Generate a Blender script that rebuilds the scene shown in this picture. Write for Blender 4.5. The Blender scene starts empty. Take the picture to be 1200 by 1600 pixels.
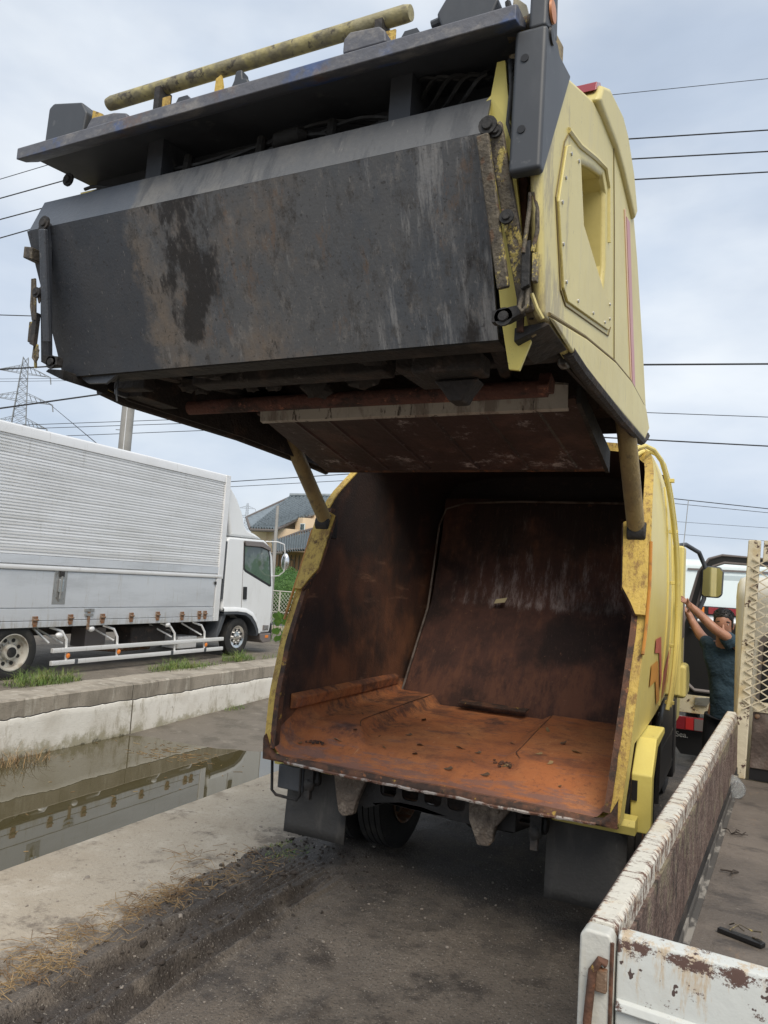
import bpy, bmesh, math, random
import numpy as np
from mathutils import Vector, Matrix, noise as mnoise
from mathutils.geometry import tessellate_polygon

random.seed(7)
RNG = np.random.default_rng(7)
S = bpy.context.scene
COL = S.collection
R_ = math.radians

# ------------------------------------------------------------------ camera
cam_data = bpy.data.cameras.new('camera')
cam = bpy.data.objects.new('camera', cam_data)
COL.objects.link(cam)
CAMROWS = [[0.89755, -0.01903, 0.4405], [0.43615, -0.10807, -0.89336], [0.06461, 0.99396, -0.0887]]
cam.matrix_world = Matrix([CAMROWS[0] + [0.0], CAMROWS[1] + [0.0], CAMROWS[2] + [1.85], [0, 0, 0, 1]])
cam_data.sensor_fit = 'VERTICAL'
cam_data.sensor_height = 36
cam_data.sensor_width = 27
cam_data.lens = 26.039
cam_data.clip_start = 0.05
cam_data.clip_end = 3000
S.camera = cam

# ------------------------------------------------------------------ sky and sun (hazy overcast)
SUN_EL, SUN_AZ = R_(50), R_(142)          # azimuth clockwise from +Y
w = bpy.data.worlds.new('World'); S.world = w; w.use_nodes = True
nt = w.node_tree; nt.nodes.clear()
wo = nt.nodes.new('ShaderNodeOutputWorld'); bg = nt.nodes.new('ShaderNodeBackground')
sky = nt.nodes.new('ShaderNodeTexSky'); sky.sky_type = 'NISHITA'; sky.sun_disc = False
sky.sun_elevation = SUN_EL; sky.sun_rotation = SUN_AZ
sky.air_density = 1.0; sky.dust_density = 2.5; sky.ozone_density = 1.5
tc = nt.nodes.new('ShaderNodeTexCoord')
mp = nt.nodes.new('ShaderNodeMapping'); mp.inputs['Scale'].default_value = (1.0, 1.0, 2.4)
n1 = nt.nodes.new('ShaderNodeTexNoise'); n1.inputs['Scale'].default_value = 1.6
n1.inputs['Detail'].default_value = 7; n1.inputs['Roughness'].default_value = .52; n1.inputs['Distortion'].default_value = .3
mr = nt.nodes.new('ShaderNodeMapRange'); mr.interpolation_type = 'SMOOTHSTEP'
for k, v in (('From Min', .28), ('From Max', .72), ('To Min', .66), ('To Max', .99)): mr.inputs[k].default_value = v
n2 = nt.nodes.new('ShaderNodeTexNoise'); n2.inputs['Scale'].default_value = 2.6; n2.inputs['Detail'].default_value = 5
mr2 = nt.nodes.new('ShaderNodeMapRange'); mr2.interpolation_type = 'SMOOTHSTEP'
for k, v in (('From Min', .3), ('From Max', .7)): mr2.inputs[k].default_value = v
cm = nt.nodes.new('ShaderNodeMix'); cm.data_type = 'RGBA'
cm.inputs[6].default_value = (5.5, 6.35, 7.6, 1); cm.inputs[7].default_value = (8.2, 8.7, 9.25, 1)
mx = nt.nodes.new('ShaderNodeMix'); mx.data_type = 'RGBA'
L = nt.links.new
L(tc.outputs['Generated'], mp.inputs[0]); L(mp.outputs[0], n1.inputs['Vector']); L(mp.outputs[0], n2.inputs['Vector'])
L(n1.outputs['Fac'], mr.inputs['Value']); L(n2.outputs['Fac'], mr2.inputs['Value'])
L(mr2.outputs[0], cm.inputs[0]); L(mr.outputs[0], mx.inputs[0]); L(sky.outputs[0], mx.inputs[6]); L(cm.outputs[2], mx.inputs[7])
L(mx.outputs[2], bg.inputs['Color']); bg.inputs['Strength'].default_value = .085
L(bg.outputs[0], wo.inputs['Surface'])
sd = bpy.data.lights.new('sun', 'SUN'); sd.energy = 2.3; sd.angle = R_(38); sd.color = (1, .91, .78)
so = bpy.data.objects.new('sun', sd); COL.objects.link(so)
sdir = Vector((math.sin(SUN_AZ) * math.cos(SUN_EL), math.cos(SUN_AZ) * math.cos(SUN_EL), math.sin(SUN_EL)))
so.rotation_euler = (-sdir).to_track_quat('-Z', 'Y').to_euler(); so.location = (0, 0, 60)
S.view_settings.view_transform = 'Standard'; S.view_settings.look = 'None'
S.view_settings.exposure = 0.42; S.view_settings.gamma = 1.0

# ------------------------------------------------------------------ materials
MATS = {}
def mat(name, base, rough=.6, metal=0.0, layers=(), bump=None, spec=.5, emit=None, ior=None, alpha=None, trans=0.0, coat=0.0):
    """base colour, then noise-masked layers: dict(c, s scale, lo, hi, st stretch, d detail, a amount, r rough, pos=[(axis,a,b)...])"""
    m = bpy.data.materials.new(name); m.use_nodes = True
    t = m.node_tree; b = t.nodes['Principled BSDF']; ln = t.links.new
    co = t.nodes.new('ShaderNodeTexCoord')
    def mapped(st):
        if st is None: return co.outputs['Object']
        g = t.nodes.new('ShaderNodeMapping'); g.inputs['Scale'].default_value = st
        ln(co.outputs['Object'], g.inputs[0]); return g.outputs[0]
    def rgb(c): return (c[0], c[1], c[2], 1)
    colour, rg = None, None
    b.inputs['Base Color'].default_value = rgb(base)
    b.inputs['Roughness'].default_value = rough; b.inputs['Metallic'].default_value = metal
    b.inputs['Specular IOR Level'].default_value = spec
    if ior: b.inputs['IOR'].default_value = ior
    if trans: b.inputs['Transmission Weight'].default_value = trans
    if coat: b.inputs['Coat Weight'].default_value = coat
    sep = None
    for k, ly in enumerate(layers):
        n = t.nodes.new('ShaderNodeTexNoise'); n.inputs['Scale'].default_value = ly.get('s', 4)
        n.inputs['Detail'].default_value = ly.get('d', 6); n.inputs['Roughness'].default_value = ly.get('nr', .6)
        n.inputs['Distortion'].default_value = ly.get('dist', 0)
        st = ly.get('st'); off = ly.get('o', k * 3.7)
        g = t.nodes.new('ShaderNodeMapping'); g.inputs['Scale'].default_value = st or (1, 1, 1)
        g.inputs['Location'].default_value = (off, off * .7, off * 1.3)
        ln(co.outputs['Object'], g.inputs[0]); ln(g.outputs[0], n.inputs['Vector'])
        val = n.outputs['Fac']
        for (ax, a, c2, amt) in ly.get('pos', ()):           # shift the noise by a ramp in object space
            if sep is None:
                sep = t.nodes.new('ShaderNodeSeparateXYZ'); ln(co.outputs['Object'], sep.inputs[0])
            q = t.nodes.new('ShaderNodeMapRange'); q.inputs['From Min'].default_value = a; q.inputs['From Max'].default_value = c2
            q.inputs['To Min'].default_value = 0; q.inputs['To Max'].default_value = amt
            ln(sep.outputs['XYZ'.index(ax)], q.inputs['Value'])
            ad = t.nodes.new('ShaderNodeMath'); ad.operation = 'ADD'; ln(val, ad.inputs[0]); ln(q.outputs[0], ad.inputs[1]); val = ad.outputs[0]
        if 'edge' in ly:                                     # worn edges: curvature shifts the noise
            gm = t.nodes.new('ShaderNodeNewGeometry')
            q = t.nodes.new('ShaderNodeMapRange'); q.inputs['From Min'].default_value = .5; q.inputs['From Max'].default_value = .62
            q.inputs['To Min'].default_value = 0; q.inputs['To Max'].default_value = ly['edge']
            ln(gm.outputs['Pointiness'], q.inputs['Value'])
            ad = t.nodes.new('ShaderNodeMath'); ad.operation = 'ADD'; ln(val, ad.inputs[0]); ln(q.outputs[0], ad.inputs[1]); val = ad.outputs[0]
        r = t.nodes.new('ShaderNodeMapRange'); r.interpolation_type = 'SMOOTHSTEP'
        r.inputs['From Min'].default_value = ly.get('lo', .45); r.inputs['From Max'].default_value = ly.get('hi', .6)
        r.inputs['To Max'].default_value = ly.get('a', 1.0)
        ln(val, r.inputs['Value'])
        x = t.nodes.new('ShaderNodeMix'); x.data_type = 'RGBA'; ln(r.outputs[0], x.inputs[0])
        x.inputs[6].default_value = rgb(base); x.inputs[7].default_value = rgb(ly['c'])
        if colour is not None: ln(colour, x.inputs[6])
        colour = x.outputs[2]
        if 'r' in ly:
            y = t.nodes.new('ShaderNodeMix'); ln(r.outputs[0], y.inputs[0])
            y.inputs[2].default_value = rough; y.inputs[3].default_value = ly['r']
            if rg is not None: ln(rg, y.inputs[2])
            rg = y.outputs[0]
    if colour is not None: ln(colour, b.inputs['Base Color'])
    if rg is not None: ln(rg, b.inputs['Roughness'])
    if bump:
        bs = bump if isinstance(bump, list) else [bump]
        prev = None
        for (sc, stg, dist) in [(q + (.02,))[:3] for q in bs]:
            n = t.nodes.new('ShaderNodeTexNoise'); n.inputs['Scale'].default_value = sc; n.inputs['Detail'].default_value = 6
            ln(co.outputs['Object'], n.inputs['Vector'])
            u = t.nodes.new('ShaderNodeBump'); u.inputs['Strength'].default_value = stg; u.inputs['Distance'].default_value = dist
            ln(n.outputs['Fac'], u.inputs['Height'])
            if prev is not None: ln(prev, u.inputs['Normal'])
            prev = u.outputs[0]
        ln(prev, b.inputs['Normal'])
    if emit:
        b.inputs['Emission Color'].default_value = rgb(emit[:3]); b.inputs['Emission Strength'].default_value = emit[3]
    MATS[name] = m
    return m

RUST, RUSTD, DIRT = (.23, .075, .025), (.045, .020, .012), (.06, .045, .033)
YEL = (.62, .43, .075)
mat('yellow', (.69, .58, .20), .42, layers=[
    dict(c=(.61, .49, .14), s=1.3, lo=.4, hi=.7, a=.6), dict(c=(.48, .41, .20), s=7, st=(2, 2, .3), lo=.52, hi=.72, a=.5, nr=.75),
    dict(c=(.25, .2, .1), s=38, lo=.66, hi=.72, a=.5), dict(c=(.34, .28, .15), s=2.2, st=(1, 1, .4), lo=.58, hi=.76, a=.5, nr=.8)], bump=[(3, .12, .05), (60, .04)])
mat('yellow_pale', (.60, .52, .21), .42, layers=[
    dict(c=(.52, .43, .15), s=1.1, lo=.42, hi=.66, a=.7, nr=.7), dict(c=(.50, .44, .24), s=5, st=(3.5, 3.5, .22), lo=.52, hi=.72, a=.5, nr=.75), dict(c=(.42, .36, .2), s=12, st=(.5, 3.5, .6), lo=.60, hi=.70, a=.45, nr=.8, d=9),
    dict(c=(.33, .28, .17), s=2.6, lo=.60, hi=.74, a=.5, nr=.8, d=9), dict(c=(.22, .18, .11), s=60, lo=.66, hi=.72, a=.6), dict(c=(.27, .22, .13), s=5, st=(1.5, 1.5, .4), lo=.60, hi=.74, a=.7, nr=.8, pos=[('Y', 2.3, 1.9, .12), ('Z', 2.85, 2.6, .08)])], bump=[(2.5, .2, .05), (50, .03)])
mat('yellow_bright', (.70, .60, .17), .42, layers=[
    dict(c=(.60, .50, .14), s=2, lo=.4, hi=.7, a=.7), dict(c=(.34, .28, .12), s=6, st=(1, 1, .5), lo=.57, hi=.72, a=.6, nr=.8), dict(c=(.16, .10, .05), s=14, lo=.63, hi=.68, a=.7, nr=.8)], bump=[(3, .12, .05), (50, .04)])
mat('yellow_worn', (.56, .39, .085), .6, layers=[
    dict(c=(.40, .27, .07), s=5, lo=.42, hi=.66, a=.7), dict(c=(.20, .11, .05), s=18, st=(1.3, 1.3, .55), lo=.48, hi=.60, nr=.85, d=10, r=.85, a=.8),
    dict(c=(.085, .046, .03), s=7, st=(1, 1, .7), lo=.56, hi=.62, nr=.85, d=10, r=.9, a=.92), dict(c=(.66, .5, .14), s=16, lo=.6, hi=.7, a=.6)], bump=[(30, .25), (90, .2)])
mat('yellow_grime', (.30, .225, .10), .6, layers=[
    dict(c=(.17, .125, .07), s=3, st=(1, 1, .6), lo=.42, hi=.62, a=.85), dict(c=(.08, .06, .045), s=12, st=(1, 1, .5), lo=.53, hi=.66, a=.8, nr=.8, d=9),
    dict(c=(.44, .34, .14), s=30, lo=.58, hi=.68, a=.6, nr=.8)], bump=[(30, .2), (90, .2)])
mat('bar_yellow', (.40, .35, .16), .6, layers=[
    dict(c=(.20, .18, .12), s=14, lo=.42, hi=.58, a=.85), dict(c=(.07, .06, .05), s=30, lo=.55, hi=.64, a=.9), dict(c=(.46, .42, .25), s=3, lo=.5, hi=.7, a=.6)], bump=(40, .3))
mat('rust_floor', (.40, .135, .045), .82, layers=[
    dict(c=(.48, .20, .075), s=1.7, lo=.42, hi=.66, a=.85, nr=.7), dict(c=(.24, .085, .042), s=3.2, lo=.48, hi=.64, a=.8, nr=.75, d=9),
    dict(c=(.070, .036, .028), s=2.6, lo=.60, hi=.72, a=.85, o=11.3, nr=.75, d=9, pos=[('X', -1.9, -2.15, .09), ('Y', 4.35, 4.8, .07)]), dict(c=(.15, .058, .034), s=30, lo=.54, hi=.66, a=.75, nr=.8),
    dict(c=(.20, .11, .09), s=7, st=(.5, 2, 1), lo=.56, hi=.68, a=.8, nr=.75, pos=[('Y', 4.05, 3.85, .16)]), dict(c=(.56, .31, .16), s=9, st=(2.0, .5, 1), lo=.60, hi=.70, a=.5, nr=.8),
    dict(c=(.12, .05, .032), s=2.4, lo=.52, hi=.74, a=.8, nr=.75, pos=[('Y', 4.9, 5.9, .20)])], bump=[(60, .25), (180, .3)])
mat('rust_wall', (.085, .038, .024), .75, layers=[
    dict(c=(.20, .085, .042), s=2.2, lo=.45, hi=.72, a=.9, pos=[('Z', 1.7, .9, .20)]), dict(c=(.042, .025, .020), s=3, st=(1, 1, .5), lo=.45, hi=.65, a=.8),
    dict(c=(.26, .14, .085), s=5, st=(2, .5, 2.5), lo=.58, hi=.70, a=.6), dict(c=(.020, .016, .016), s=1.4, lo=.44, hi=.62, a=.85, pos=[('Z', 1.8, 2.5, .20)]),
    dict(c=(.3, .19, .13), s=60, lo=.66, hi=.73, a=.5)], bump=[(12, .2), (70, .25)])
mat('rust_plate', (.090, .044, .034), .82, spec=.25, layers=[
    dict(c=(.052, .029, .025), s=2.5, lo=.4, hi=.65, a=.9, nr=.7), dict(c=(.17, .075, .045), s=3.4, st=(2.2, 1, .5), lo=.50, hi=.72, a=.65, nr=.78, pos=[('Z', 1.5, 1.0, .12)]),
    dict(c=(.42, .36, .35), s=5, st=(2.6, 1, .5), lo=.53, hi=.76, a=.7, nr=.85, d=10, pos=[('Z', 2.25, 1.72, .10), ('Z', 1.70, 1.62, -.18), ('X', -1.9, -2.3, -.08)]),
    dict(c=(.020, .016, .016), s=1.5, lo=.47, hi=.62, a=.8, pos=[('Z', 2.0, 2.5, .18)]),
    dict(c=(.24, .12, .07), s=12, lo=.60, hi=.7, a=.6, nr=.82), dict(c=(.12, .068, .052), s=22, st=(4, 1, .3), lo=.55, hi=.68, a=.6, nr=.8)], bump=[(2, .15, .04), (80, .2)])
mat('rust_panel', (.046, .029, .029), .6, layers=[
    dict(c=(.095, .052, .045), s=4, lo=.48, hi=.66, a=.8), dict(c=(.55, .50, .50), s=6.5, lo=.56, hi=.70, a=.8, nr=.85, d=10, pos=[('Y', 3.6, 3.9, .05)]), dict(c=(.032, .022, .022), s=3, lo=.5, hi=.65, a=.8)], bump=(25, .3))
mat('rust_bar', (.12, .05, .038), .85, layers=[
    dict(c=(.042, .026, .023), s=5, st=(.6, 1, 1), lo=.45, hi=.58, nr=.8), dict(c=(.33, .13, .08), s=22, lo=.56, hi=.68, nr=.8)], bump=[(30, .5), (80, .4)])
mat('rust_rim', (.12, .055, .032), .8, layers=[
    dict(c=(.045, .027, .02), s=9, lo=.42, hi=.58), dict(c=(.36, .23, .05), s=13, lo=.62, hi=.67, nr=.7), dict(c=(.22, .09, .04), s=22, lo=.58, hi=.68)], bump=[(18, .3), (90, .25)])
mat('lip_edge', (.40, .36, .33), .5, .3, layers=[
    dict(c=(.15, .075, .05), s=11, lo=.45, hi=.55), dict(c=(.07, .03, .02), s=26, lo=.56, hi=.64)], bump=(60, .4))
mat('plate_dark', (.115, .118, .124), .48, .05, layers=[
    dict(c=(.215, .17, .13), s=1.5, st=(1.1, 1, .9), lo=.43, hi=.62, a=.85, nr=.72, o=1.3, pos=[('X', -1.45, -1.0, -.14)]), dict(c=(.080, .092, .110), s=2.6, st=(1.3, 1, .6), lo=.48, hi=.66, a=.75, nr=.72, pos=[('X', -1.4, -.8, .10)]),
    dict(c=(.058, .053, .05), s=9, st=(1.3, 1, .7), lo=.5, hi=.62, a=.8, nr=.82, d=10), dict(c=(.31, .285, .26), s=10, st=(1.4, 1, .6), lo=.52, hi=.68, a=.55, nr=.85, d=10), dict(c=(.18, .11, .065), s=6.0, st=(1.6, 1, .5), lo=.56, hi=.68, a=.5, nr=.82),
    dict(c=(.022, .020, .021), s=2.1, st=(1.6, 1, .7), lo=.54, hi=.60, a=.92, o=5.2, nr=.68, r=.36, d=9),
    dict(c=(.38, .375, .37), s=5, st=(4.0, 1, .4), lo=.58, hi=.74, a=.55, nr=.78, o=8.1, pos=[('X', -1.2, -.8, .10)]),
    dict(c=(.055, .064, .080), s=4, lo=.72, hi=.90, a=.9, d=8, nr=.75, pos=[('X', -1.88, -2.04, .55)], o=2, r=.4),
    dict(c=(.40, .38, .36), s=80, st=(1.5, 1, .4), lo=.63, hi=.71, a=.35), dict(c=(.03, .027, .026), s=70, lo=.61, hi=.67, a=.6)], bump=[(1.8, .25, .05), (120, .08)])
mat('plate_top', (.115, .12, .127), .5, .05, layers=[
    dict(c=(.175, .172, .165), s=3, st=(1.5, 1, 1), lo=.45, hi=.65, a=.7, nr=.75), dict(c=(.075, .08, .088), s=7, st=(2.4, 1, .3), lo=.50, hi=.64, a=.8, nr=.75),
    dict(c=(.30, .29, .27), s=20, st=(2.0, 1, .25), lo=.58, hi=.7, a=.5, nr=.8), dict(c=(.075, .09, .115), s=4, lo=.72, hi=.90, d=8, a=.85, pos=[('X', -1.90, -2.04, .55)])], bump=(60, .1))
mat('beam_blue', (.11, .115, .135), .6, layers=[
    dict(c=(.055, .11, .28), s=4.5, lo=.53, hi=.64, a=.7), dict(c=(.24, .23, .22), s=9, st=(.6, 1, 1), lo=.50, hi=.66, a=.8, nr=.7), dict(c=(.16, .095, .065), s=5, lo=.57, hi=.7, a=.8)], bump=[(30, .25)])
mat('dark_metal', (.022, .021, .021), .7, layers=[dict(c=(.06, .048, .04), s=7, lo=.5, hi=.68, a=.8), dict(c=(.008, .008, .008), s=4, lo=.5, hi=.65)], bump=(40, .35))
mat('under_dark', (.030, .025, .023), .8, layers=[dict(c=(.085, .055, .042), s=7, lo=.52, hi=.7, a=.8), dict(c=(.19, .16, .145), s=16, lo=.60, hi=.72, a=.6, nr=.75)], bump=[(14, .6), (60, .4)])
mat('grey_strip', (.44, .41, .37), .55, .0, layers=[
    dict(c=(.20, .165, .14), s=5, st=(1.5, 1, .4), lo=.47, hi=.62, a=.85, nr=.75), dict(c=(.05, .036, .032), s=17, st=(1.5, 1, .35), lo=.58, hi=.64, a=.95, nr=.75), dict(c=(.20, .10, .065), s=3, lo=.54, hi=.7, a=.8, nr=.75)], bump=(40, .2))
mat('mud_cake', (.14, .112, .09), .95, layers=[dict(c=(.27, .225, .18), s=9, lo=.48, hi=.64, a=.85, nr=.75), dict(c=(.045, .036, .03), s=7, lo=.5, hi=.6), dict(c=(.32, .18, .085), s=13, lo=.64, hi=.7, a=.7)], bump=[(22, 1.0, .04), (70, .7)])
mat('link_grime', (.13, .11, .08), .7, layers=[dict(c=(.045, .038, .033), s=9, st=(1, 1, .5), lo=.44, hi=.58, a=.9, nr=.8), dict(c=(.52, .42, .12), s=14, st=(1, 1, .6), lo=.575, hi=.62, a=.8, nr=.8), dict(c=(.12, .065, .035), s=22, lo=.58, hi=.66, a=.8)], bump=[(25, .35), (90, .3)])
mat('black_plastic', (.050, .056, .066), .5, layers=[dict(c=(.085, .092, .102), s=2.2, st=(1, 1, .5), lo=.45, hi=.68, a=.7, nr=.7), dict(c=(.14, .145, .15), s=24, lo=.64, hi=.7, a=.4), dict(c=(.10, .085, .06), s=6, lo=.62, hi=.74, a=.5, nr=.8)])
mat('rubber', (.018, .018, .018), .8, layers=[dict(c=(.055, .05, .043), s=5, lo=.5, hi=.7, a=.7)], bump=(60, .2))
mat('flap', (.045, .044, .043), .72, layers=[dict(c=(.085, .08, .073), s=5, st=(2, 1, .5), lo=.5, hi=.72, a=.7, nr=.75), dict(c=(.16, .152, .14), s=22, st=(2, 1, .4), lo=.60, hi=.74, a=.5, nr=.8)], bump=(50, .2))
mat('white_paint', (.72, .74, .75), .3, coat=.3, layers=[dict(c=(.60, .61, .60), s=2, st=(1, 1, .4), lo=.48, hi=.72, a=.5, nr=.7), dict(c=(.40, .37, .32), s=8, st=(1, 1, .3), lo=.62, hi=.78, a=.5, nr=.8, pos=[('Z', 1.3, .7, .08)])])
mat('alu', (.78, .785, .79), .4, .3, layers=[dict(c=(.67, .67, .66), s=1.2, st=(.5, .6, 1.6), lo=.42, hi=.7, a=.7, nr=.7), dict(c=(.40, .38, .34), s=6, st=(1, 1.4, .18), lo=.56, hi=.74, a=.55, nr=.78), dict(c=(.3, .27, .23), s=30, lo=.68, hi=.74, a=.5)])
mat('alu_gate', (.64, .665, .70), .36, .4, layers=[dict(c=(.46, .48, .50), s=1.2, st=(.5, .4, 2), lo=.42, hi=.7, a=.7, nr=.7), dict(c=(.42, .39, .34), s=5, st=(1, 2, .2), lo=.56, hi=.72, a=.6, nr=.78, pos=[('Z', 1.0, .78, .12)]), dict(c=(.68, .70, .72), s=9, st=(1, 3, .3), lo=.6, hi=.7, a=.4)])
mat('chrome', (.72, .72, .72), .16, 1.0)
mat('steel', (.42, .42, .41), .4, .8, layers=[dict(c=(.2, .17, .14), s=12, lo=.55, hi=.68, a=.7)])
mat('rusty_steel', (.20, .13, .085), .75, .2, layers=[dict(c=(.36, .32, .27), s=16, lo=.52, hi=.62, a=.8), dict(c=(.22, .085, .03), s=24, lo=.5, hi=.6, a=.9)], bump=(80, .3))
mat('wheel_paint', (.50, .48, .43), .5, .2, layers=[dict(c=(.25, .2, .15), s=7, lo=.5, hi=.66, a=.7)])
mat('glass', (.05, .07, .075), .06, spec=.8)
mat('glass_reflect_tint', (.06, .085, .09), .05, spec=.9, layers=[dict(c=(.16, .20, .19), s=1.6, lo=.45, hi=.6, a=.8), dict(c=(.05, .10, .05), s=2.2, lo=.5, hi=.6, a=.8, pos=[('Z', 2.1, 1.8, .12)])])  # uneven and greenish tones painted in as reflections on the glass
mat('mirror', (.85, .86, .87), .03, 1.0)
mat('grey_visor', (.17, .15, .145), .3)
mat('orange_lens', (.75, .22, .03), .25, coat=.4)
mat('orange_dull', (.55, .22, .09), .4)
mat('orange_strip', (.46, .20, .035), .5, layers=[dict(c=(.2, .1, .04), s=12, lo=.5, hi=.65, a=.7)])
mat('red_lens', (.26, .025, .035), .22, coat=.5)
mat('red_bright', (.48, .03, .03), .3)
mat('pink_stripe', (.50, .24, .25), .45, layers=[dict(c=(.58, .4, .32), s=3, lo=.5, hi=.7, a=.5)])
mat('peach_stripe', (.66, .42, .24), .45)
mat('red_stripe', (.54, .13, .10), .42)
mat('orange_stripe', (.66, .30, .06), .42)
mat('white_rust', (.52, .52, .48), .5, layers=[
    dict(c=(.46, .40, .28), s=4, st=(1, 1, .5), lo=.5, hi=.7, a=.6, nr=.75), dict(c=(.42, .24, .10), s=16, st=(1, 1, .4), lo=.58, hi=.68, a=.7, nr=.8),
    dict(c=(.09, .05, .04), s=15, lo=.585, hi=.62, nr=.82, d=10, r=.85)], bump=[(20, .12), (90, .1)])
mat('cream_rust', (.60, .54, .40), .55, layers=[
    dict(c=(.46, .34, .16), s=7, lo=.5, hi=.66, a=.7), dict(c=(.08, .045, .035), s=14, lo=.57, hi=.62, nr=.75, r=.85, pos=[('Z', .45, 0, .07)])], bump=[(25, .2)])
mat('wire_rusty', (.56, .49, .36), .6, .0, layers=[dict(c=(.26, .15, .06), s=14, lo=.52, hi=.64, a=.8, nr=.75), dict(c=(.66, .61, .5), s=9, lo=.55, hi=.68, a=.6)])
mat('wood_worn', (.17, .118, .097), .9, layers=[
    dict(c=(.085, .052, .042), s=9, st=(1, 1.6, .8), lo=.42, hi=.56, a=.9, nr=.8, d=9), dict(c=(.30, .25, .20), s=20, st=(1, 2.0, .6), lo=.53, hi=.61, a=.75, nr=.85, d=10),
    dict(c=(.030, .023, .02), s=8, st=(1, 2.0, .6), lo=.55, hi=.60, a=.95, nr=.82, d=10), dict(c=(.25, .23, .14), s=10, lo=.56, hi=.68, a=.5, pos=[('Z', 1.1, 1.2, .12)])], bump=[(25, .7), (90, .6)])
mat('plate_brown', (.115, .082, .068), .8, layers=[dict(c=(.20, .17, .15), s=5, st=(2, 1, .6), lo=.48, hi=.66, a=.7), dict(c=(.05, .036, .03), s=4, lo=.52, hi=.64, a=.8), dict(c=(.16, .065, .04), s=8, lo=.58, hi=.7, a=.7)], bump=(40, .3))
mat('bed_floor', (.115, .098, .084), .6, layers=[dict(c=(.18, .152, .128), s=2.4, lo=.42, hi=.66, a=.8, nr=.7), dict(c=(.058, .050, .045), s=4, st=(1, 2, 1), lo=.5, hi=.66, a=.8, nr=.75),
    dict(c=(.24, .165, .105), s=5, st=(2.5, .8, 1), lo=.60, hi=.72, a=.6, nr=.8), dict(c=(.3, .27, .24), s=35, lo=.65, hi=.73, a=.5)], bump=[(12, .25), (80, .2)])
mat('concrete', (.40, .35, .28), .9, layers=[
    dict(c=(.35, .295, .225), s=1.1, lo=.42, hi=.66, a=.8), dict(c=(.49, .44, .365), s=3.1, lo=.5, hi=.7, a=.7), dict(c=(.21, .175, .135), s=2.2, lo=.56, hi=.74, a=.75, nr=.75),
    dict(c=(.13, .105, .082), s=3.5, lo=.52, hi=.70, a=.85, nr=.78, pos=[('X', -3.15, -2.75, .22)]),
    dict(c=(.27, .225, .175), s=40, lo=.54, hi=.66, a=.75, nr=.75), dict(c=(.62, .57, .48), s=90, lo=.62, hi=.7, a=.6), dict(c=(.14, .115, .095), s=120, lo=.64, hi=.7, a=.7)], bump=[(12, .3, .02), (40, .45, .01), (160, .5, .006)])
mat('wall_top', (.33, .295, .245), .9, layers=[dict(c=(.19, .168, .135), s=2, st=(1, 1, .4), lo=.45, hi=.65, a=.85), dict(c=(.45, .42, .36), s=5, st=(1, 1.6, .3), lo=.52, hi=.68, a=.7), dict(c=(.11, .098, .078), s=9, st=(1, 1.4, .22), lo=.56, hi=.7, a=.8, nr=.75), dict(c=(.2, .175, .14), s=50, lo=.56, hi=.68, a=.6)], bump=[(14, .3), (60, .3)])
mat('wall_white', (.70, .68, .63), .85, layers=[
    dict(c=(.56, .53, .47), s=1.8, lo=.45, hi=.68, a=.8), dict(c=(.38, .345, .275), s=5, st=(1, 1, .3), lo=.52, hi=.68, a=.75, nr=.78), dict(c=(.16, .15, .11), s=4, lo=.64, hi=.70, a=.8, nr=.8),
    dict(c=(.30, .275, .19), s=3, lo=.56, hi=.76, a=.85, nr=.75, pos=[('Z', -.45, -.70, .24)]), dict(c=(.065, .062, .042), s=5, lo=.70, hi=.82, a=.92, nr=.75, pos=[('Z', -.60, -.74, .36)])], bump=[(14, .25), (60, .25)])
mat('dirt', (.135, .112, .091), .88, layers=[
    dict(c=(.165, .142, .118), s=.9, lo=.42, hi=.70, a=.7, nr=.75), dict(c=(.075, .063, .053), s=1.5, lo=.48, hi=.66, a=.75, nr=.78, d=9, r=.7), dict(c=(.24, .205, .165), s=5, st=(2.4, .5, 1), lo=.56, hi=.70, a=.55, nr=.8),
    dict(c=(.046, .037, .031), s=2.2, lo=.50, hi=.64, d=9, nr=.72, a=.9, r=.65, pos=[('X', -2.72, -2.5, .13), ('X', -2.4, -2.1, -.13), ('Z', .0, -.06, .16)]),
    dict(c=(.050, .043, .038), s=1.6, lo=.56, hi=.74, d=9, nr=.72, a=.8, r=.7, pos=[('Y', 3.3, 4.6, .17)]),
    dict(c=(.36, .33, .29), s=95, lo=.61, hi=.66, a=.75), dict(c=(.05, .043, .037), s=70, lo=.56, hi=.64, a=.8), dict(c=(.25, .225, .19), s=34, lo=.63, hi=.68, a=.6, nr=.85)], bump=[(18, .7, .02), (75, .9, .014), (220, .8, .006)])
mat('gravel_ground', (.15, .13, .105), .95, layers=[dict(c=(.22, .19, .155), s=1.2, lo=.45, hi=.66, a=.8), dict(c=(.085, .074, .06), s=2.4, lo=.5, hi=.66, a=.8), dict(c=(.34, .31, .26), s=30, lo=.6, hi=.68, a=.7)], bump=[(40, .6), (120, .4)])
mat('mud_ramp', (.15, .13, .105), .75, layers=[dict(c=(.09, .078, .06), s=1.4, lo=.45, hi=.62, a=.8, nr=.7), dict(c=(.22, .195, .16), s=5, lo=.55, hi=.7, a=.7), dict(c=(.3, .27, .23), s=60, lo=.62, hi=.7, a=.6)], bump=[(20, .3), (90, .4)])
mat('water', (.070, .058, .028), .012, ior=1.56, spec=.5, bump=(2.2, .010))
mat('straw', (.31, .21, .10), .85, layers=[dict(c=(.17, .105, .05), s=9, lo=.42, hi=.58), dict(c=(.42, .33, .19), s=14, lo=.6, hi=.68)])
mat('grass', (.11, .185, .035), .7, layers=[dict(c=(.24, .25, .07), s=6, lo=.48, hi=.62, a=.8), dict(c=(.06, .11, .025), s=9, lo=.55, hi=.65, a=.8)])
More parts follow.
